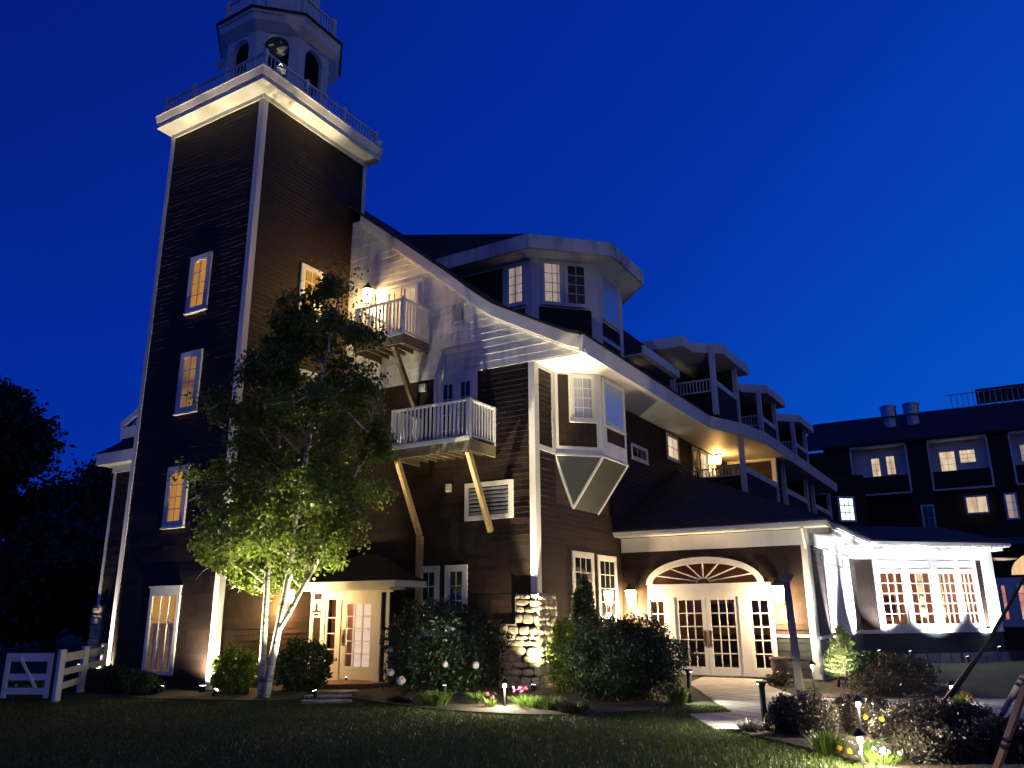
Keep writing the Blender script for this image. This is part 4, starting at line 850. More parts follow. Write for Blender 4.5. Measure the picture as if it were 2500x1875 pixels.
# ------------------------------------------------------------------ far wing across the courtyard
def far_wing():
    s = 62/38.; T = thing('far_wing', (0, 66, 0), 'distant dark hotel wing with lit upper windows and two roof stacks', 'building')
    Z = lambda z: 1.75+(z-1.75)*s
    F = Fr((0, 62), (1, 0)); X = lambda x: x*s
    ez, rz_ = Z(8.72), Z(8.72)+3.3
    m = MB(); m.box(X(-7), X(9), 62.9, 75, -.2, ez); m.build('wall', 'shingle', T)
    m = MB(); m.hexa([(X(-7.2), 61.6, ez), (X(9), 61.6, ez), (X(9), 68.5, rz_), (X(-7.2), 68.5, rz_), (X(-7.2), 61.6, ez+.2), (X(9), 61.6, ez+.2), (X(9), 68.5, rz_+.2), (X(-7.2), 68.5, rz_+.2)])
    m.poly([(X(-7.2), 68.5, rz_+.1), (X(9), 68.5, rz_+.1), (X(9), 75, ez), (X(-7.2), 75, ez)]); m.build('roof', 'roof', T)
    # projecting dark shingled shafts between recessed pale balconies
    sh = [(-7.0, -5.1), (-2.85, -2.0), (.2, 1.0), (3.3, 4.2), (6.4, 7.3)]
    m = MB()
    for a, b in sh: siding(m, F, X(a), X(b), 0, ez-.1, course=.25, lap=.03, seg=(2, 5)); m.box(X(a), X(b), 62.02, 63, 0, ez-.1)
    m.box(X(-5.1), X(7), 62.1, 62.9, 0, Z(5.0)); m.build('shaft', 'shingle', T)
    rec = [(-5.1, -2.85), (-2.0, .2), (1.0, 3.3), (4.2, 6.4)]
    m = MB()
    for a, b in rec:
        m.box(X(a), X(b), 62.80, 62.88, Z(6.9), ez-.1); m.box(X(a), X(b), 61.7, 62.8, ez-.12, ez-.02); m.box(X(a)-.05, X(a)+.07, 61.94, 62.1, Z(6.6), ez-.12); m.box(X(b)-.07, X(b)+.05, 61.94, 62.1, Z(6.6), ez-.12)
        m.box(X(a), X(b), 61.95, 62.05, Z(6.55), Z(6.62))
    m.build('balcony_recess', 'white', T)
    m = MB()
    for a, b in rec: siding(m, Fr((0, 61.98), (1, 0)), X(a), X(b), Z(6.65), Z(7.35), course=.25, lap=.03, seg=(2, 5))
    m.build('parapet', 'shingle', T)
    G = Fr((0, 62.78), (1, 0))
    for a0, a1, z0, z1, p in ((-4.37, -3.97, 7.38, 8.3, 'cream'), (-3.76, -3.36, 7.42, 8.34, 'cream'), (-1.66, -1.02, 7.36, 8.3, 'cream'), (-.9, -.27, 7.66, 8.3, 'cream'), (1.3, 1.7, 7.5, 8.3, 'pinkish')): window(T, G, X(a0)-.05, X(a1)+.05, Z(z0), Z(z1), 2, 3, p, .08, .07, sill=False)
    H_ = Fr((0, 61.94), (1, 0))
    window(T, H_, X(-.95), X(-.1), Z(5.5), Z(6.25), 2, 1, 'cream', .08, .08, sill=False); window(T, H_, X(.45), X(.9), Z(5.2), Z(6.25), 1, 3, 'pinkish', .08, .08, sill=False); window(T, H_, X(1.2), X(1.7), Z(5.2), Z(6.25), 1, 3, 'cream', .08, .08, sill=False)
    window(T, H_, X(-2.6), X(-2.1), Z(4.4), Z(6.0), 2, 3, 'dark_glass', .08, .08, sill=False)
    # cool lit window on the corner bay
    C = Fr((-8.4, 57.5), (1, .9)); m = MB(); m.fbox(C, -2.0, 1.6, 3, 10.6, -2.0, 0); m.build('corner_bay', 'shingle', T)
    window(T, C, -.6, .65, 7.4, 9.1, 3, 3, 'bluewhite', .12, .08, mw=.06, sill=False)
    # arched dining room windows low on the right
    D = Fr((0, 44), (1, 0)); q = 44/38.; zz = lambda z: 1.75+(z-1.75)*q
    m = MB(); siding(m, D, -.8, 7, 0, zz(1.3)); m.box(-.8, 7, 44.05, 48, 0, zz(1.3)); siding(m, D, -.8, 7, zz(3.0), zz(4.2)); m.box(-.8, 7, 44.2, 47, zz(1.3), zz(4.2)); dr = m.build('dining_room', 'shingle', T)
    m = MB(); m.fbox(D, -.6, 6.5, zz(1.08), zz(2.95), -.05, .04); m.build('dining_front', 'white', dr)
    for a0, a1 in ((-.28, .02), (.36, 1.0), (1.5, 2.2), (2.6, 3.3)): window(dr, D, a0, a1, zz(1.3), zz(2.72), 2 if a1-a0 > .5 else 1, 4, 'salmon', .05, .07, sill=False)
    m = MB(); m.poly([D.p(1.55-1.25*math.cos(math.pi*i/16), zz(3.05)+1.0*math.sin(math.pi*i/16), .03) for i in range(17)]); m.build('fanlight', 'orange_fan', dr)
    m = MB(); m.poly([(-.9, 43.4, zz(4.2)), (7, 43.4, zz(4.2)), (7, 47, zz(4.7)), (-.9, 47, zz(4.7))]); m.build('roof', 'roof', dr)
    # stacks
    for a0, a1, lab in ((-3.84, -3.2, 'left of the two metal stacks on the far dark roof'), (-2.88, -2.24, 'right of the two metal stacks on the far dark roof')):
        x = (a0+a1)/2*65/40.; z = rz_-1.9; t = thing('roof_stack', (x, 65.5, z), lab, 'vent', 'metal stacks on the far roof')
        m = MB(); m.lathe((x, 65.5, z-1), [(.42, 0), (.42, 2.2)], 16); m.build('duct', 'dirty_white', t)
        m = MB(); m.lathe((x, 65.5, z+1.2), [(.5, 0), (.56, .1), (.56, .8), (.6, .82), (.6, .95), (.5, 1.0)], 18); m.build('cowl', 'steel', t)
    # roof deck rail
    m = MB(); railing(m, (X(-1.0), 66.5, 0), (X(2.5), 66.5, 0), rz_-.3, rz_+.8, .35, .06, .1); m.build('roof_rail', 'dirty_white', T)
    m = MB(); m.box(X(.1), X(6), 67, 67.3, rz_+.0, rz_+1.1); m.build('roof_screen', 'brown_trim', T)
far_wing()

# ------------------------------------------------------------------ wall lamps
def wall_lamp(F, a, z, d, label, power, s=1.0, colr=(1, .60, .20)):
    p = F.p(a, z, d); t = thing('wall_lamp', p, label, 'wall lamp', 'lit wall lanterns')
    m = MB(); m.fbox(F, a-.05*s, a+.05*s, z-.10*s, z+.10*s, d, d+.02); m.bar(F.p(a, z+.02*s, d+.02), F.p(a, z+.10*s, d+.12*s), .02, .02); m.build('bracket', 'black_metal', t)
    m = MB(); c = F.p(a, z-.10*s, d+.13*s); m.lathe(c, [(.055*s, 0), (.085*s, .22*s)], 6); g = m.build('lantern_glass', 'lamp_warm', t)
    m = MB(); m.lathe((c[0], c[1], c[2]+.222*s), [(.11*s, 0), (.10*s, .02*s), (.02*s, .1*s), (.015*s, .13*s)], 6); m.build('cap', 'black_metal', t); m = MB(); m.lathe((c[0], c[1], c[2]-.03*s), [(.03*s, 0), (.06*s, .028*s)], 6); m.build('finial', 'black_metal', t)
    light('POINT', F.p(a, z-.24*s, d+.15*s), power, colr, t, radius=.05)
    return t
wall_lamp(FTR, 15.64, 2.2, .02, 'lit lantern on the tower wall behind the birch trunks', 170, 1.4)
wall_lamp(FL, -15.35, 11.0, .10, 'lit lantern on the white gable beside the upper balcony', 130, 1.9)
wall_lamp(FE, -9.42, 2.12, .03, 'lit lantern left of the arched double doors', 430, 1.9, (1, .72, .40))
wall_lamp(FE, -5.20, 2.15, .05, 'lit lantern right of the arched double doors', 380, 1.9, (1, .72, .40))
wall_lamp(FR, 32.9, 7.85, .02, 'lit lantern inside the long side balcony', 60, 1.5, (1, .50, .08))

# ------------------------------------------------------------------ ground spotlights
def ground_spot(x, y, aim, power, size, colr, label, z=.12, vis=True, blend=.6, rad=.04):
    t = thing('ground_spotlight', (x, y, 0), label, 'spotlight', 'ground spotlights')
    v = (Vector(aim)-Vector((x, y, z))).normalized(); p = Vector((x, y, z))
    m = MB(); m.tube([p-v*.10, p+v*.02, p+v*.05], [.035, .05, .055], 10); m.bar((x, y, -.02), p-v*.06, .02, .02); m.build('housing', 'black_metal', t)
    m = MB(); m.tube([p+v*.052, p+v*.056], [.045, .045], 10); m.build('lens', 'lamp_white' if colr[2] < .9 else 'lamp_cool', t)
    light('SPOT', p+v*.08, power, colr, t, aim, size, blend, rad)
WARM = (1, .80, .48); COOL = (.94, .95, 1)
ground_spot(-16.28, 13.15, (-16.36, 13.38, 1.4), 1300, 150, (1, .85, .55), 'spotlight at the foot of the near tower corner', blend=1)
ground_spot(-20.50, 13.2, (-20.45, 13.4, 1.5), 500, 140, (1, .85, .6), 'spotlight at the foot of the left tower corner')
ground_spot(-9.50, 16.75, (-9.60, 17.22, 1.7), 800, 95, (1, .84, .5), 'spotlight at the foot of the stone corner pier')
ground_spot(-9.55, 16.82, (-9.72, 17.38, 5.2), 6500, 30, (1, .84, .52), 'narrow spotlight close against the stone corner pier')
ground_spot(-16.28, 13.22, (-16.37, 13.44, 6), 2800, 26, (1, .86, .56), 'narrow spotlight close against the near tower corner')
ground_spot(-20.42, 13.22, (-20.42, 13.44, 6), 1200, 26, (1, .86, .6), 'narrow spotlight close against the left tower corner')
for x, lab in ((-19.9, 'narrow spotlight in the tower bed, leftmost under the front eaves'), (-18.5, 'narrow spotlight in the tower bed, middle one under the front eaves'), (-17.1, 'narrow spotlight in the tower bed, nearest the lit corner')): ground_spot(x, 12.72, (x*.96-.75, 13.02, 16.3), 9500, 9.0, WARM, lab, blend=.9)
for y, lab in ((14.0, 'narrow spotlight right of the tower corner among leaves'), (15.4, 'narrow spotlight under the right tower face beside the porch step'), (16.6, 'narrow spotlight beside the porch wall under the tower')): ground_spot(-14.95, y, (-15.82, y*.96+.55, 16.3), 12500, 9.0, WARM, lab, blend=.9)
ground_spot(-15.25, 12.7, (-13.95, 13.2, 2.4), 4600, 64, (1, .88, .50), 'bright spotlight left of the birch trunks')
ground_spot(-13.05, 13.5, (-13.9, 13.2, 3.0), 1700, 70, (1, .90, .55), 'spotlight right of the birch trunks')
ground_spot(-11.6, 15.9, (-11.5, 16.8, 7.5), 420, 52, (1, .9, .6), 'spotlight hidden behind the big rounded shrub')
ground_spot(-27.2, 16.9, (-27.3, 17.3, 6), 600, 30, (1, .84, .55), 'spotlight at the stone base far left of the tower')
ground_spot(-24.6, 15.9, (-24.4, 17.0, 7.1), 480, 40, (1, .86, .6), 'spotlight beside the gate lighting the left eaves')
ground_spot(-3.62, 24.7, (-4.36, 24.95, 2.2), 3600, 70, COOL, 'cool spotlight under the first white pilaster of the pavilion', z=.5)
ground_spot(-3.62, 28.0, (-4.36, 28.35, 2.2), 3600, 70, COOL, 'cool spotlight under the second white pilaster of the pavilion', z=.5)
p_ = FS.p(.9, 0, 1.1); q_ = FS.p(.9, 3.0, 0); ground_spot(p_[0], p_[1], q_, 1700, 75, COOL, 'cool spotlight at the left end of the sunroom', z=.4)
p_ = FS.p(5.0, 0, .50); q_ = FS.p(5.05, 2.4, 0); ground_spot(p_[0], p_[1], q_, 2200, 75, COOL, 'cool spotlight at the right end of the sunroom', z=.45)
p_ = FS.p(3.0, 0, 1.2); q_ = FS.p(3.0, 3.2, 0); ground_spot(p_[0], p_[1], q_, 1300, 90, COOL, 'cool spotlight in the grass below the middle sunroom windows', z=.2)
ground_spot(-3.70, 21.0, (-3.75, 21.7, .8), 420, 90, (1, .95, .75), 'spotlight lighting the small fir by the pavilion corner')

ground_spot(-1.7, 15.4, (-8.8, 21.5, 9.5), 430, 62, (.86, .84, 1), 'added cool fill spotlight in the right bed aimed at the bay windows', z=.5, blend=.9)  # fill lamp added to wash the right facade with soft light
ground_spot(-9.9, 13.85, (-12.2, 17.4, 10.2), 620, 44, (.95, .92, 1), 'added cool fill spotlight in front of the big shrub aimed at the gable', z=.3, blend=.9)  # extra lamp, added only to brighten the gable
def path_light(x, y, h, label, power, cap=.085, head='lamp_white', colr=(1, .90, .66)):
    t = thing('path_light', (x, y, 0), label, 'path light', 'low path lights')
    m = MB(); m.tube([(x, y, -.02), (x, y, h-.06)], .018, 8); m.build('stake', 'black_metal', t)
    m = MB(); m.lathe((x, y, h-.02), [(cap, 0), (cap*.95, .02), (.03, .07), (.01, .09)], 14); m.build('cap', 'black_metal', t)
    m = MB(); m.lathe((x, y, h-.085), [(.026, 0), (.034, .03), (.026, .062)], 10); m.build('bulb', head, t)
    light('POINT', (x+.05, y-.075, h-.09), power, colr, t, radius=.025)
    return t
path_light(-8.55, 13.95, .46, 'bright path light among pink flowers by the big shrub', 230)
path_light(-2.05, 12.95, .52, 'bright path light in the dark bed right of the white post', 90)
path_light(-3.80, 18.75, .66, 'path light beside the walkway in front of the small fir', 80)
path_light(-1.72, 10.70, .36, 'short path light at the front lawn edge by the white flowers', 240)
path_light(-1.2, 18.6, .35, 'short path light at the lawn edge far right', 14)
def bollard(x, y, h, label, power, side):
    t = thing('bollard_light', (x, y, 0), label, 'bollard light', 'black bollard lights by the walkway')
    m = MB(); m.tube([(x, y, -.02), (x, y, h-.08)], .045, 10); m.build('post', 'black_metal', t)
    m = MB(); m.lathe((x, y, h-.08), [(.046, 0), (.055, .04), (.085, .075), (.085, .09)], 12); m.build('hood', 'black_metal', t)
    m = MB(); m.bar((x+side[0]*.05, y+side[1]*.05, h-.03), (x+side[0]*.075, y+side[1]*.075, h-.03), .05, .02); m.build('lens', 'lamp_white', t)
    light('SPOT', (x+side[0]*.10, y+side[1]*.10, h-.03), power, (1, .93, .74), t, (x+side[0]*.5, y+side[1]*.5, 0), 110, .6, .03)
bollard(-5.72, 16.4, .62, 'black bollard light beside the dark rounded shrub', 130, (.8, -.2))
bollard(-3.45, 13.2, .70, 'black bollard light at the near right edge of the walkway', 150, (-.85, -.25))

# ------------------------------------------------------------------ white post, poles, urn, gate
def post():
    x, y = -2.93, 13.5; t = thing('wooden_post', (x, y, 0), 'tall pale square post with a flared cap beside the walkway', 'post')
    m = MB(); m.hexa([(x-.055, y-.055, 0), (x+.055, y-.055, 0), (x+.055, y+.055, 0), (x-.055, y+.055, 0), (x-.11, y-.045, 2.2), (x-.02, y-.045, 2.2), (x-.02, y+.045, 2.2), (x-.11, y+.045, 2.2)]); m.build('shaft', 'post_grey', t)
    m = MB(); m.hexa([(x-.115, y-.05, 2.19), (x-.015, y-.05, 2.19), (x-.015, y+.05, 2.19), (x-.115, y+.05, 2.19), (x-.165, y-.10, 2.28), (x+.035, y-.10, 2.28), (x+.035, y+.10, 2.28), (x-.165, y+.10, 2.28)]); m.box(x-.165, x+.035, y-.1, y+.1, 2.281, 2.31); m.build('cap', 'post_grey', t)
post()
def gate():
    t = thing('wooden_gate', (-18.1, 10.2, 0), 'white wooden farm gate with a diagonal brace left of the tower', 'gate')
    A, B = Vector((-18.62, 9.95, 0)), Vector((-17.72, 10.40, 0)); m = MB()
    P = lambda s, z: A+(B-A)*s+Vector((0, 0, z))
    for z in (.22, .50, .90): m.bar(P(0, z), P(1, z), .03, .13 if z < .8 else .17)
    for s in (.03, .97): m.bar(P(s, .08), P(s, .98), .05, .09, (B-A).normalized())
    m.build('rails', 'white', t)
    m = MB(); m.bar(P(.3, .88)+Vector((.02, -.02, 0)), P(.75, .25)+Vector((.02, -.02, 0)), .03, .05); m.build('brace', 'white', t)
    f = thing('rail_fence', (-19, 12, 0), 'white three-rail fence between the gate and the tower corner', 'fence')
    A2, B2 = Vector((-17.55, 10.5, 0)), Vector((-20.35, 13.3, 0)); P2 = lambda s, z: A2+(B2-A2)*s+Vector((0, 0, z)); m = MB()
    for z in (.30, .58, .88): m.bar(P2(0, z), P2(1, z), .03, .14 if z < .8 else .18)
    m.build('rails', 'white', f)
    for s in (0, .5, .99): m = MB(); q = P2(s, 0); m.box(q.x-.06, q.x+.06, q.y-.06, q.y+.06, 0, 1.02); m.box(q.x-.07, q.x+.07, q.y-.07, q.y+.07, 1.022, 1.05); m.build('post', 'white', f)
gate()
def urn():
    x, y = -5.25, 22.0; t = thing('planter_urn', (x, y, 0), 'mauve clay urn planter right of the double doors', 'planter')
    m = MB(); m.lathe((x, y, 0), [(.16, .0), (.17, .05), (.13, .1), (.20, .3), (.22, .45), (.20, .52), (.25, .56), (.25, .60), (.2, .6)], 20); m.build('pot', 'terracotta', t, smooth=True)
    m = MB(); m.lathe((x, y, 0), [(.19, .56), (.19, .61)], 16); m.build('soil', 'mulch', t)
urn()
def poles():
    t = thing('wooden_pole', (-.5, 12, 0), 'slanted reddish wooden pole with black bands at the lower right corner', 'pole')
    A, B = Vector((-.43, 10.2, .02)), Vector((.02, 10.0, 1.0)); m = MB(); m.bar(A, B, .085, .05); m.build('shaft', 'wood_orange', t)
    for s in (.38, .45): m = MB(); p = A+(B-A)*s; q = A+(B-A)*(s+.025); m.bar(p, q, .093, .058); m.build('band', 'black_metal', t)
    t = thing('pale_pole', (-.6, 13.5, 0), 'pale slanted pole with dark joints behind the reddish wooden pole', 'pole')
    A, B = Vector((-.28, 12.9, .45)), Vector((.02, 13.0, .90)); m = MB(); m.tube([A, B], .036, 10); m.build('shaft', 'post_grey', t)
    m = MB(); p = A+(B-A)*.72; m.tube([p, p+(B-A)*.08], .042, 10); m.build('joint', 'black_metal', t); m = MB(); p = A+(B-A)*.88; m.tube([p, p+(B-A)*.05], .042, 10); m.build('joint', 'black_metal', t); m = MB(); m.tube([Vector((-.55, 12.85, 0)), A], .03, 8); m.build('foot', 'black_metal', t)
    A, B = Vector((-1.38, 16.1, -.02)), Vector((.45, 16.0, 2.5)); m = MB(); m.tube([A, A*.5+B*.5+Vector((.05, 0, -.05)), B], [.06, .03, .022], 8)
    o = m.build('garden_stake', 'black_metal', None, A); tag(o, 'long thin dark stake leaning to the right in front of the sunroom', 'stake')
poles()

# ------------------------------------------------------------------ plants
def birch():
    T = thing('birch_tree', (-14.05, 13.05, 0), 'multi-stemmed white birch with lit lower leaves in front of the tower', 'tree')
    trunks = [([(-14.13, 13.0, -.05), (-14.19, 13.0, 1.2), (-14.24, 13.03, 2.6), (-14.45, 13.1, 4.1), (-14.4, 13.2, 5.8), (-14.1, 13.2, 7.4), (-13.9, 13.3, 8.6)], .085),
              ([(-14.0, 13.0, -.05), (-13.80, 13.0, 1.25), (-13.55, 13.0, 2.5), (-13.42, 12.97, 3.9), (-13.2, 13.0, 5.6), (-12.85, 13.05, 7.6), (-12.55, 13.1, 9.4)], .09),
              ([(-13.70, 13.0, 1.45), (-13.45, 13.4, 2.4), (-13.0, 13.8, 3.6), (-12.5, 14.0, 5.2), (-12.1, 14.1, 7.0)], .06)]
    m = MB(); allp = []
    def interp(pts, t):
        f = t*(len(pts)-1); i = min(int(f), len(pts)-2); return Vector(pts[i]).lerp(Vector(pts[i+1]), f-i)
    for pts, r in trunks:
        P = [interp(pts, t) for t in np.linspace(0, 1, 15)]
        m.tube(P, [r*(1-.8*(i/14)**1.1)*(1+.08*random.uniform(-1, 1)) for i in range(15)], 10)
    m.build('trunk', 'birch_bark', T, smooth=True)
    b = MB(); leaves = []
    def crown_r(z): return np.interp(z, [2.0, 2.5, 3.1, 3.8, 5.0, 6.5, 8.0, 9.2, 10.2], [.2, 1.1, 2.1, 2.5, 2.7, 2.6, 2.1, 1.35, .4])
    nb = 0
    for pts, r in trunks:
        for i in range(30 if r > .07 else 18):
            z0 = 2.35+(pts[-1][2]-2.45)*(i+random.random())/30 if r > .07 else 2.5+(pts[-1][2]-2.6)*(i+random.random())/18
            t = max(0, (z0-pts[0][2])/(pts[-1][2]-pts[0][2])); p = interp(pts, min(t, 1)); a = random.uniform(0, 2*math.pi)
            L = crown_r(z0+.5)*random.uniform(.55, 1.0); dz = random.uniform(.15, .55)*L
            dirv = Vector((math.cos(a), math.sin(a)*.85, 0))
            for _ in range(8):
                ez_ = z0+dz-.15*L; cx = float(np.interp(ez_, [3, 6, 9.5], [-14.15, -13.95, -12.8])); ex, ey = p.x+dirv.x*L, p.y+dirv.y*L
                if math.hypot(ex-cx, (ey-13.2)*1.1) > float(crown_r(max(ez_, 2.6)))*.92: L *= .85; dz *= .9
            q1 = p+dirv*L*.4+Vector((0, 0, dz*.7)); q2 = p+dirv*L*.75+Vector((0, 0, dz)); q3 = p+dirv*L+Vector((0, 0, dz-.15*L))
            path = [p, q1, q2, q3]; b.tube([interp(path, s) for s in np.linspace(0, 1, 7)], np.linspace(.025, .006, 7)*(1 if z0 < 7 else .7), 5)
            subs = int(6+L*3.2)
            for k in range(subs):
                s = random.uniform(.25, 1); c = interp(path, s); g = rng.normal(size=3)*.28*L*.6; g[2] = abs(g[2])*.4-random.uniform(0, .35)
                e = c+Vector(g); b.tube([c, c.lerp(e, .55)+Vector((0, 0, .06)), e], [.008, .005, .003], 4, False)
                n = int(random.uniform(48, 88)); ts = rng.uniform(.15, 1.08, n)[:, None]
                leaves.append(np.array(c)*(1-ts)+np.array(e)*ts+rng.normal(size=(n, 3))*np.array([.10, .10, .12]))
    for i in range(9):   # the thin leader
        t = .8+.2*i/8; p = interp(trunks[1][0], t); n = 60; leaves.append(np.array(p)+rng.normal(size=(n, 3))*np.array([.35, .3, .3])+np.array([0, 0, .2]))
    lv = np.concatenate(leaves); lv = lv[(lv[:, 2] > 1.75) & ~((lv[:, 0] < -16.2) & (lv[:, 1] > 13.3))]
    cx_ = np.interp(lv[:, 2], [3, 6, 9.5], [-14.1, -13.9, -12.8]); lv = lv[~((np.abs(lv[:, 0]+13.38) < .33) & (lv[:, 2] < 2.55))]; cx_ = np.interp(lv[:, 2], [3, 6, 9.5], [-14.15, -13.95, -12.8]); dd = np.hypot(lv[:, 0]-cx_, (lv[:, 1]-13.2)*1.1); lv = lv[dd < crown_r(lv[:, 2])*1.04]
    b.build('branch', 'birch_bark', T); leaf_mesh('leaves', lv, .088, 'birch_leaf', T, aspect=.75, droop=.8)
birch()

def shrub(name, label, cat, c, rad, n, size, mat, group=None, top=1.0, shell=.55, stems=True, aspect=.5, shape=None, droop=0.):
    T = thing(name, (c[0], c[1], 0), label, cat, group)
    d = rng.normal(size=(n, 3)); d /= np.linalg.norm(d, axis=1)[:, None]
    lump = 1+.10*np.sin(d[:, 0]*5+c[0])*np.sin(d[:, 1]*6+1.3)+.09*np.sin(d[:, 2]*8+d[:, 0]*4+c[1])+.05*np.sin(d[:, 0]*17+d[:, 1]*13)
    r = (shell+(1-shell)*rng.random(n)**.5)*lump*(1+.04*rng.normal(size=n))
    p = d*r[:, None]*np.array(rad)
    if shape == 'cone': k = np.clip((p[:, 2]+rad[2])/(2*rad[2]), 0, 1); p[:, 0] *= 1.1-.75*k; p[:, 1] *= 1.1-.75*k
    p += np.array([c[0], c[1], rad[2]*.92]); p[:, 2] = np.where(p[:, 2] < .03, rng.uniform(.03, .3, n), p[:, 2])
    if stems:
        m = MB()
        for k in range(7):
            a = random.uniform(0, 6.28); q = random.uniform(.25, .6)
            m.tube([(c[0], c[1], -.02), (c[0]+math.cos(a)*rad[0]*q*.5, c[1]+math.sin(a)*rad[1]*q*.5, rad[2]*.6), (c[0]+math.cos(a)*rad[0]*q, c[1]+math.sin(a)*rad[1]*q, rad[2]*1.3)], [.03, .018, .008], 5)
        m.build('stem', 'twig', T)
    leaf_mesh('foliage', p, size, mat, T, aspect=aspect, droop=droop)
    return T
shrub('rounded_shrub', 'large rounded dark shrub with white blooms beside the porch door', 'shrub', (-11.15, 15.5), (1.45, 1.15, 1.08), 11000, .10, 'shrub_leaf', aspect=.45)
shrub('rounded_shrub', 'large dark dome-shaped shrub in front of the double doors', 'shrub', (-7.05, 16.2), (1.35, 1.3, .90), 26000, .075, 'shrub_leaf', aspect=.4, shell=.25)
shrub('arborvitae', 'narrow upright evergreen beside the stone pier', 'shrub', (-8.75, 17.9), (.60, .6, 1.34), 8000, .085, 'shrub_leaf', shape='cone', aspect=.4)
shrub('lit_shrub', 'yellow-green shrub glowing at the right of the stone pier', 'shrub', (-8.80, 17.0), (.40, .40, .85), 2200, .11, 'bright_leaf')
shrub('lit_shrub', 'green shrub glowing between the tower corner and the birch', 'shrub', (-15.55, 13.45), (.55, .45, .52), 2600, .12, 'bright_leaf')
shrub('low_shrub', 'dark bushy shrub between the birch and the porch door', 'shrub', (-14.55, 14.6), (.75, .6, .62), 3600, .10, 'shrub_leaf')
shrub('low_shrub', 'dark low shrub under the tall tower window', 'shrub', (-18.4, 12.3), (.85, .4, .30), 2600, .09, 'shrub_leaf')
shrub('low_shrub', 'dark low shrub at the left corner of the tower', 'shrub', (-19.8, 12.2), (.7, .42, .30), 2200, .09, 'shrub_leaf')
shrub('low_shrub', 'dark low shrub left of the tower corner spotlight', 'shrub', (-17.2, 12.25), (.5, .38, .26), 1600, .09, 'shrub_leaf')
shrub('low_shrub', 'lit green plant behind the white rail fence', 'shrub', (-19.6, 13.0), (.4, .3, .28), 900, .10, 'bright_leaf')
def fir():
    x, y = -3.65, 21.7; T = thing('small_fir', (x, y, 0), 'small brightly lit fir tree by the pavilion corner', 'tree')
    m = MB(); m.tube([(x, y, -.02), (x, y, .9), (x-.05, y, 1.4)], [.03, .018, .006], 6); pts = []
    for i in range(60):
        z = .12+1.2*(i+random.random())/60; L = .62*(1-z/1.55); a = random.uniform(0, 6.28)
        e = Vector((x+math.cos(a)*L, y+math.sin(a)*L, z+.05)); m.tube([(x, y, z), e], [.008, .004], 4, False)
        for k in range(60): s = random.uniform(.15, 1.05); pts.append((x+(e.x-x)*s+random.gauss(0, .035), y+(e.y-y)*s+random.gauss(0, .035), z+.05*s+random.gauss(0, .025)))
    m.build('trunk', 'twig', T); leaf_mesh('needles', pts, .075, 'fir_needle', T, aspect=.22)
fir()
shrub('low_shrub', 'dense dark shrub right of the small lit fir', 'shrub', (-2.95, 21.9), (.65, .6, .42), 2400, .09, 'shrub_leaf')
shrub('low_shrub', 'reddish dark shrub below the sunroom wainscot', 'shrub', (-2.3, 20.9), (.75, .6, .42), 2600, .07, 'bed_leaf')
shrub('low_shrub', 'low grey-brown plant beside the cross path', 'shrub', (-2.6, 19.3), (.7, .4, .25), 1800, .06, 'bed_leaf')
shrub('low_shrub', 'small plant at the foot of the mauve urn', 'shrub', (-5.0, 21.0), (.35, .3, .17), 900, .06, 'bed_leaf')
def blooms(T, pts, r, mat, name='bloom', n=26):
    m = MB()
    for p in pts:
        for k in range(n):
            v = Vector(rng.normal(size=3)).normalized(); u = v.orthogonal().normalized(); wv = v.cross(u); q = Vector(p)+v*r*random.uniform(.6, 1); s = r*.38
            m.quad(q-u*s, q+wv*s, q+u*s, q-wv*s)
    m.build(name, mat, T)
def spiky(name, label, cat, c, rx, h, n, mat, wd=.008, group=None):
    T = thing(name, (c[0], c[1], 0), label, cat, group); m = MB()
    for i in range(n):
        a = random.uniform(0, 6.28); r = rx*math.sqrt(random.random()); b = Vector((c[0]+math.cos(a)*r*.6, c[1]+math.sin(a)*r*.6, 0)); hh = h*random.uniform(.55, 1.05)
        lean = Vector((math.cos(a), math.sin(a), 0))*r*random.uniform(.3, .9); s = Vector((-math.sin(a), math.cos(a), 0))*wd
        q = b+lean*.4+Vector((0, 0, hh*.6)); e = b+lean+Vector((0, 0, hh)); m.poly([b-s*.6, b+s*.6, q+s, q-s]); m.poly([q-s, q+s, e])
    m.build('leaves', mat, T); return T
def lavender(label, c, rx, h, n):
    T = spiky('lavender_plant', label, 'plant', c, rx, h, int(n*.4), 'bed_leaf', .008, 'dark lavender-like plants in the near right bed')
    pts = []
    for i in range(n*11):
        a = random.uniform(0, 6.28); r = rx*math.sqrt(random.random())*(1+.15*math.sin(a*3+c[0]*5)); k = random.random()**.6
        pts.append((c[0]+math.cos(a)*r, c[1]+math.sin(a)*r, h*k*(1-.5*(r/rx)**2)*(1+.2*math.sin(a*5)*math.cos(r*20))+.02))
    leaf_mesh('foliage', pts, .045, 'bed_leaf', T, aspect=.42, jitter=.6)
    hp = [(c[0]+random.gauss(0, rx*.5), c[1]+random.gauss(0, rx*.5), h*random.uniform(.6, 1.0)) for i in range(9)]
    fh = leaf_mesh('flower_heads', [(x+random.gauss(0, .07), y+random.gauss(0, .07), z+random.gauss(0, .05)) for x, y, z in hp for k in range(9)], .03, 'petal_dusty', T, aspect=.8); fh['kind'] = 'stuff'
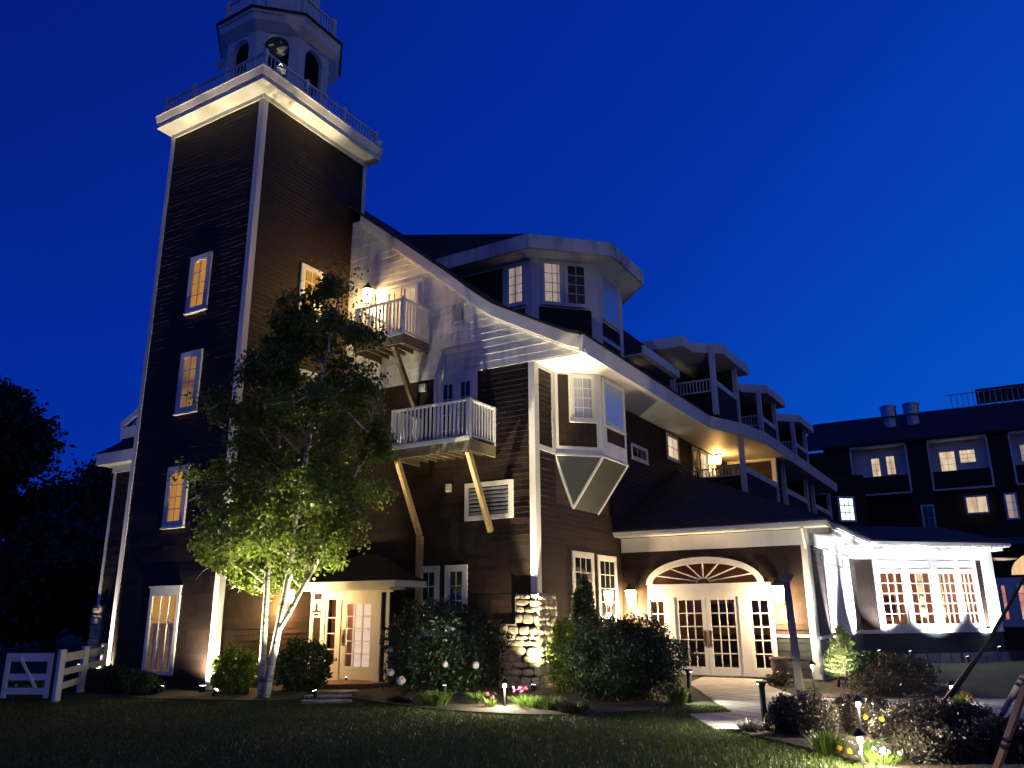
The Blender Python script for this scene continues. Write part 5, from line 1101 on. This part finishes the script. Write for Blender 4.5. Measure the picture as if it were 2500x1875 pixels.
for lab, c, rx, h, n in (('dark spiky plant left of the white post base', (-3.12, 13.2), .3, .50, 420), ('dark spiky plant just right of the white post', (-2.72, 13.05), .42, .55, 560), ('dark spiky plant behind the bright path light', (-2.2, 13.7), .42, .50, 480),
                     ('grey flowering plant between the path light and wooden pole', (-1.35, 12.9), .55, .48, 620), ('grey flowering plant near the pale pole', (-.75, 13.3), .5, .5, 520), ('grey plant at the very right of the bed', (-.3, 12.2), .5, .45, 480), ('grey plant in front of the reddish pole', (-1.05, 11.6), .5, .40, 520), ('dark plant behind the grey flowering plants', (-1.3, 14.6), .6, .42, 520), ('dark plant at the back edge of the right bed', (-2.3, 15.2), .55, .36, 420)): lavender(lab, c, rx, h, n)
def strap(name, label, c, n, L, mat='strap_leaf'):
    T = thing(name, (c[0], c[1], 0), label, 'plant'); m = MB()
    for i in range(n):
        a = random.uniform(0, 6.28); l = L*random.uniform(.6, 1.1); d = Vector((math.cos(a), math.sin(a), 0)); s = Vector((-math.sin(a), math.cos(a), 0)); prev = None
        for k in range(7):
            t = k/6; p = Vector((c[0], c[1], 0))+d*l*.75*t**1.3+Vector((0, 0, l*(1.15*t-.75*t*t*random.uniform(.9, 1.1)))); wd = .012*(1-t)**.6+.001
            if prev: m.quad(prev[0]-s*prev[1], prev[0]+s*prev[1], p+s*wd, p-s*wd)
            prev = (p, wd)
    m.build('leaves', mat, T); return T
t = strap('daylily', 'yellow-green daylily with arching leaves at the lower right', (-1.75, 11.35), 46, .55)
blooms(t, [(-1.55, 11.4, .46), (-1.7, 11.2, .50)], .035, 'petal_yellow')
t = spiky('yellow_plant', 'lit low yellow-green plant left of the daylily', 'plant', (-2.25, 11.55), .30, .28, 260, 'bright_leaf', .009)
blooms(t, [(-2.05, 11.25, .12), (-1.95, 11.3, .08)], .04, 'petal_yellow')
t = spiky('white_flowers', 'small white flowers at the foot of the daylily', 'flowers', (-1.55, 10.95), .28, .16, 140, 'strap_leaf', .009)
blooms(t, [(-1.75+random.uniform(-.12, .45), 10.9+random.uniform(-.1, .25), .13+random.uniform(0, .06)) for i in range(9)], .028, 'petal_white', n=16)
t = strap('ornamental_grass', 'lit tuft of arching grass beside the bright path light', (-9.2, 14.0), 70, .55)
t = spiky('pink_flowers', 'pink flowers in the pool of light by the path light', 'flowers', (-8.1, 14.1), .34, .26, 260, 'strap_leaf', .010)
blooms(t, [(-8.25+random.gauss(0, .13), 14.05+random.gauss(0, .1), .28+random.uniform(0, .09)) for i in range(14)], .032, 'petal_pink', n=16)
t = spiky('pink_flowers', 'pair of pink flowers left of the bright path light', 'flowers', (-8.75, 13.75), .14, .22, 60, 'strap_leaf', .010)
blooms(t, [(-8.78, 13.7, .26), (-8.70, 13.75, .20)], .032, 'petal_pink', n=16)
for lab, c, rx, h, n, mt in (('low leafy plant right of the pink flowers', (-7.6, 14.0), .32, .26, 260, 'strap_leaf'), ('low leafy plant at the lawn edge left of the lit grass tuft', (-9.85, 13.5), .36, .30, 340, 'strap_leaf'), ('low leafy plant at the lawn edge in front of the big shrub', (-10.9, 13.75), .4, .16, 220, 'bed_leaf'), ('low plant at the front edge of the dome shrub', (-6.95, 13.7), .4, .22, 260, 'bed_leaf'), ('leafy plant beside the bollard near the dome shrub', (-5.85, 16.0), .26, .34, 200, 'strap_leaf'), ('small plant at the foot of the near bollard', (-3.6, 12.95), .26, .18, 180, 'bed_leaf'), ('small plant just behind the near bollard', (-3.25, 13.75), .2, .25, 160, 'bed_leaf')):
    spiky('border_plant', lab, 'plant', c, rx, h, n, mt, .011, 'small border plants')
t = spiky('pale_flowers', 'pale pink flowers between the near bollard and the white post', 'flowers', (-3.28, 13.5), .14, .30, 90, 'bed_leaf', .008)
blooms(t, [(-3.3, 13.45, .34), (-3.25, 13.55, .28), (-3.36, 13.5, .22)], .035, 'petal_white', n=18)
t = spiky('yellow_flowers', 'yellow lit flowers beside the far right path light', 'flowers', (-1.05, 18.2), .22, .22, 120, 'bright_leaf', .010)
blooms(t, [(-1.0, 18.2, .22), (-.9, 18.15, .2)], .06, 'petal_yellow', n=18)
for i, (x, y, z, s, lab) in enumerate(((-11.75, 14.42, .52, .085, 'white hydrangea bloom low on the left of the rounded shrub'), (-11.45, 14.42, .36, .10, 'largest white hydrangea bloom near the ground'), (-11.9, 14.6, .98, .065, 'white hydrangea bloom high on the left of the shrub'), (-10.3, 14.42, .72, .065, 'white hydrangea bloom in the middle of the shrub'), (-9.75, 14.75, .70, .08, 'white hydrangea bloom at the right of the shrub'))):
    t = thing('hydrangea_bloom', (x, y, z), lab, 'flower', 'white hydrangea blooms'); blooms(t, [(x, y, z)], s, 'petal_white', 'petals', 120)

def dark_tree(label, c, h, rw, n, seed, kind='round'):
    T = thing('dark_tree', (c[0], c[1], 0), label, 'tree', 'dark trees left of the tower'); m = MB(); r_ = np.random.default_rng(seed); random.seed(seed)
    m.tube([(c[0], c[1], -.1), (c[0]+.2, c[1], h*.5), (c[0], c[1], h*.93)], [.35, .2, .04], 8); pts = []
    for i in range(46):
        z = h*(.12+.85*(i+random.random())/46); prof = float(np.interp(z/h, [0, .15, .45, .75, 1], [.5, .9, 1, .7, .1])); L = rw*prof*random.uniform(.6, 1.08); a = random.uniform(0, 6.28)
        e = (c[0]+math.cos(a)*L, c[1]+math.sin(a)*L, z+.25*L); m.tube([(c[0], c[1], z*.9), e], [.06, .015], 5, False)
        for k in range(5):
            s = random.uniform(.4, 1.0); q = np.array([c[0]+(e[0]-c[0])*s, c[1]+(e[1]-c[1])*s, z*.9+(e[2]-z*.9)*s]); pts.append(q+r_.normal(size=(n//105, 3))*np.array([.55, .55, .42])*(.4+.12*rw))
    m.build('trunk', 'twig', T); leaf_mesh('crown', np.concatenate(pts), .36, 'dark_leaf', T, aspect=.7)
dark_tree('tall dark tree at the left edge of the picture', (-49.4, 23), 14.6, 5.6, 22000, 3)
dark_tree('dark tree behind the tall one, nearer the tower', (-41.5, 27), 9.0, 3.8, 9000, 4)
dark_tree('dark tree just left of the stone-based corner', (-38.5, 30), 8.6, 3.4, 8000, 5)
dark_tree('dark spreading tree behind the white gate', (-38.0, 22), 5.6, 4.2, 9000, 6)
dark_tree('low dark tree far behind the gate', (-54, 34), 12, 6, 9000, 8)
random.seed(11)
for x, y, z, lab in ((-62, 36, 2.0, 'tiny white lamp shining far away at the left, upper one'), (-60, 31.5, 1.0, 'tiny white lamp shining far away at the left edge, lower one')):
    t = thing('distant_lamp', (x, y, 0), lab, 'lamp', 'distant lamps'); m = MB(); m.tube([(x, y, 0), (x, y, z)], .04, 6); m.build('pole', 'black_metal', t)
    m = MB(); m.lathe((x, y, z), [(.05, 0), (.11, .08), (.05, .2)], 8); m.build('globe', 'lamp_star', t)
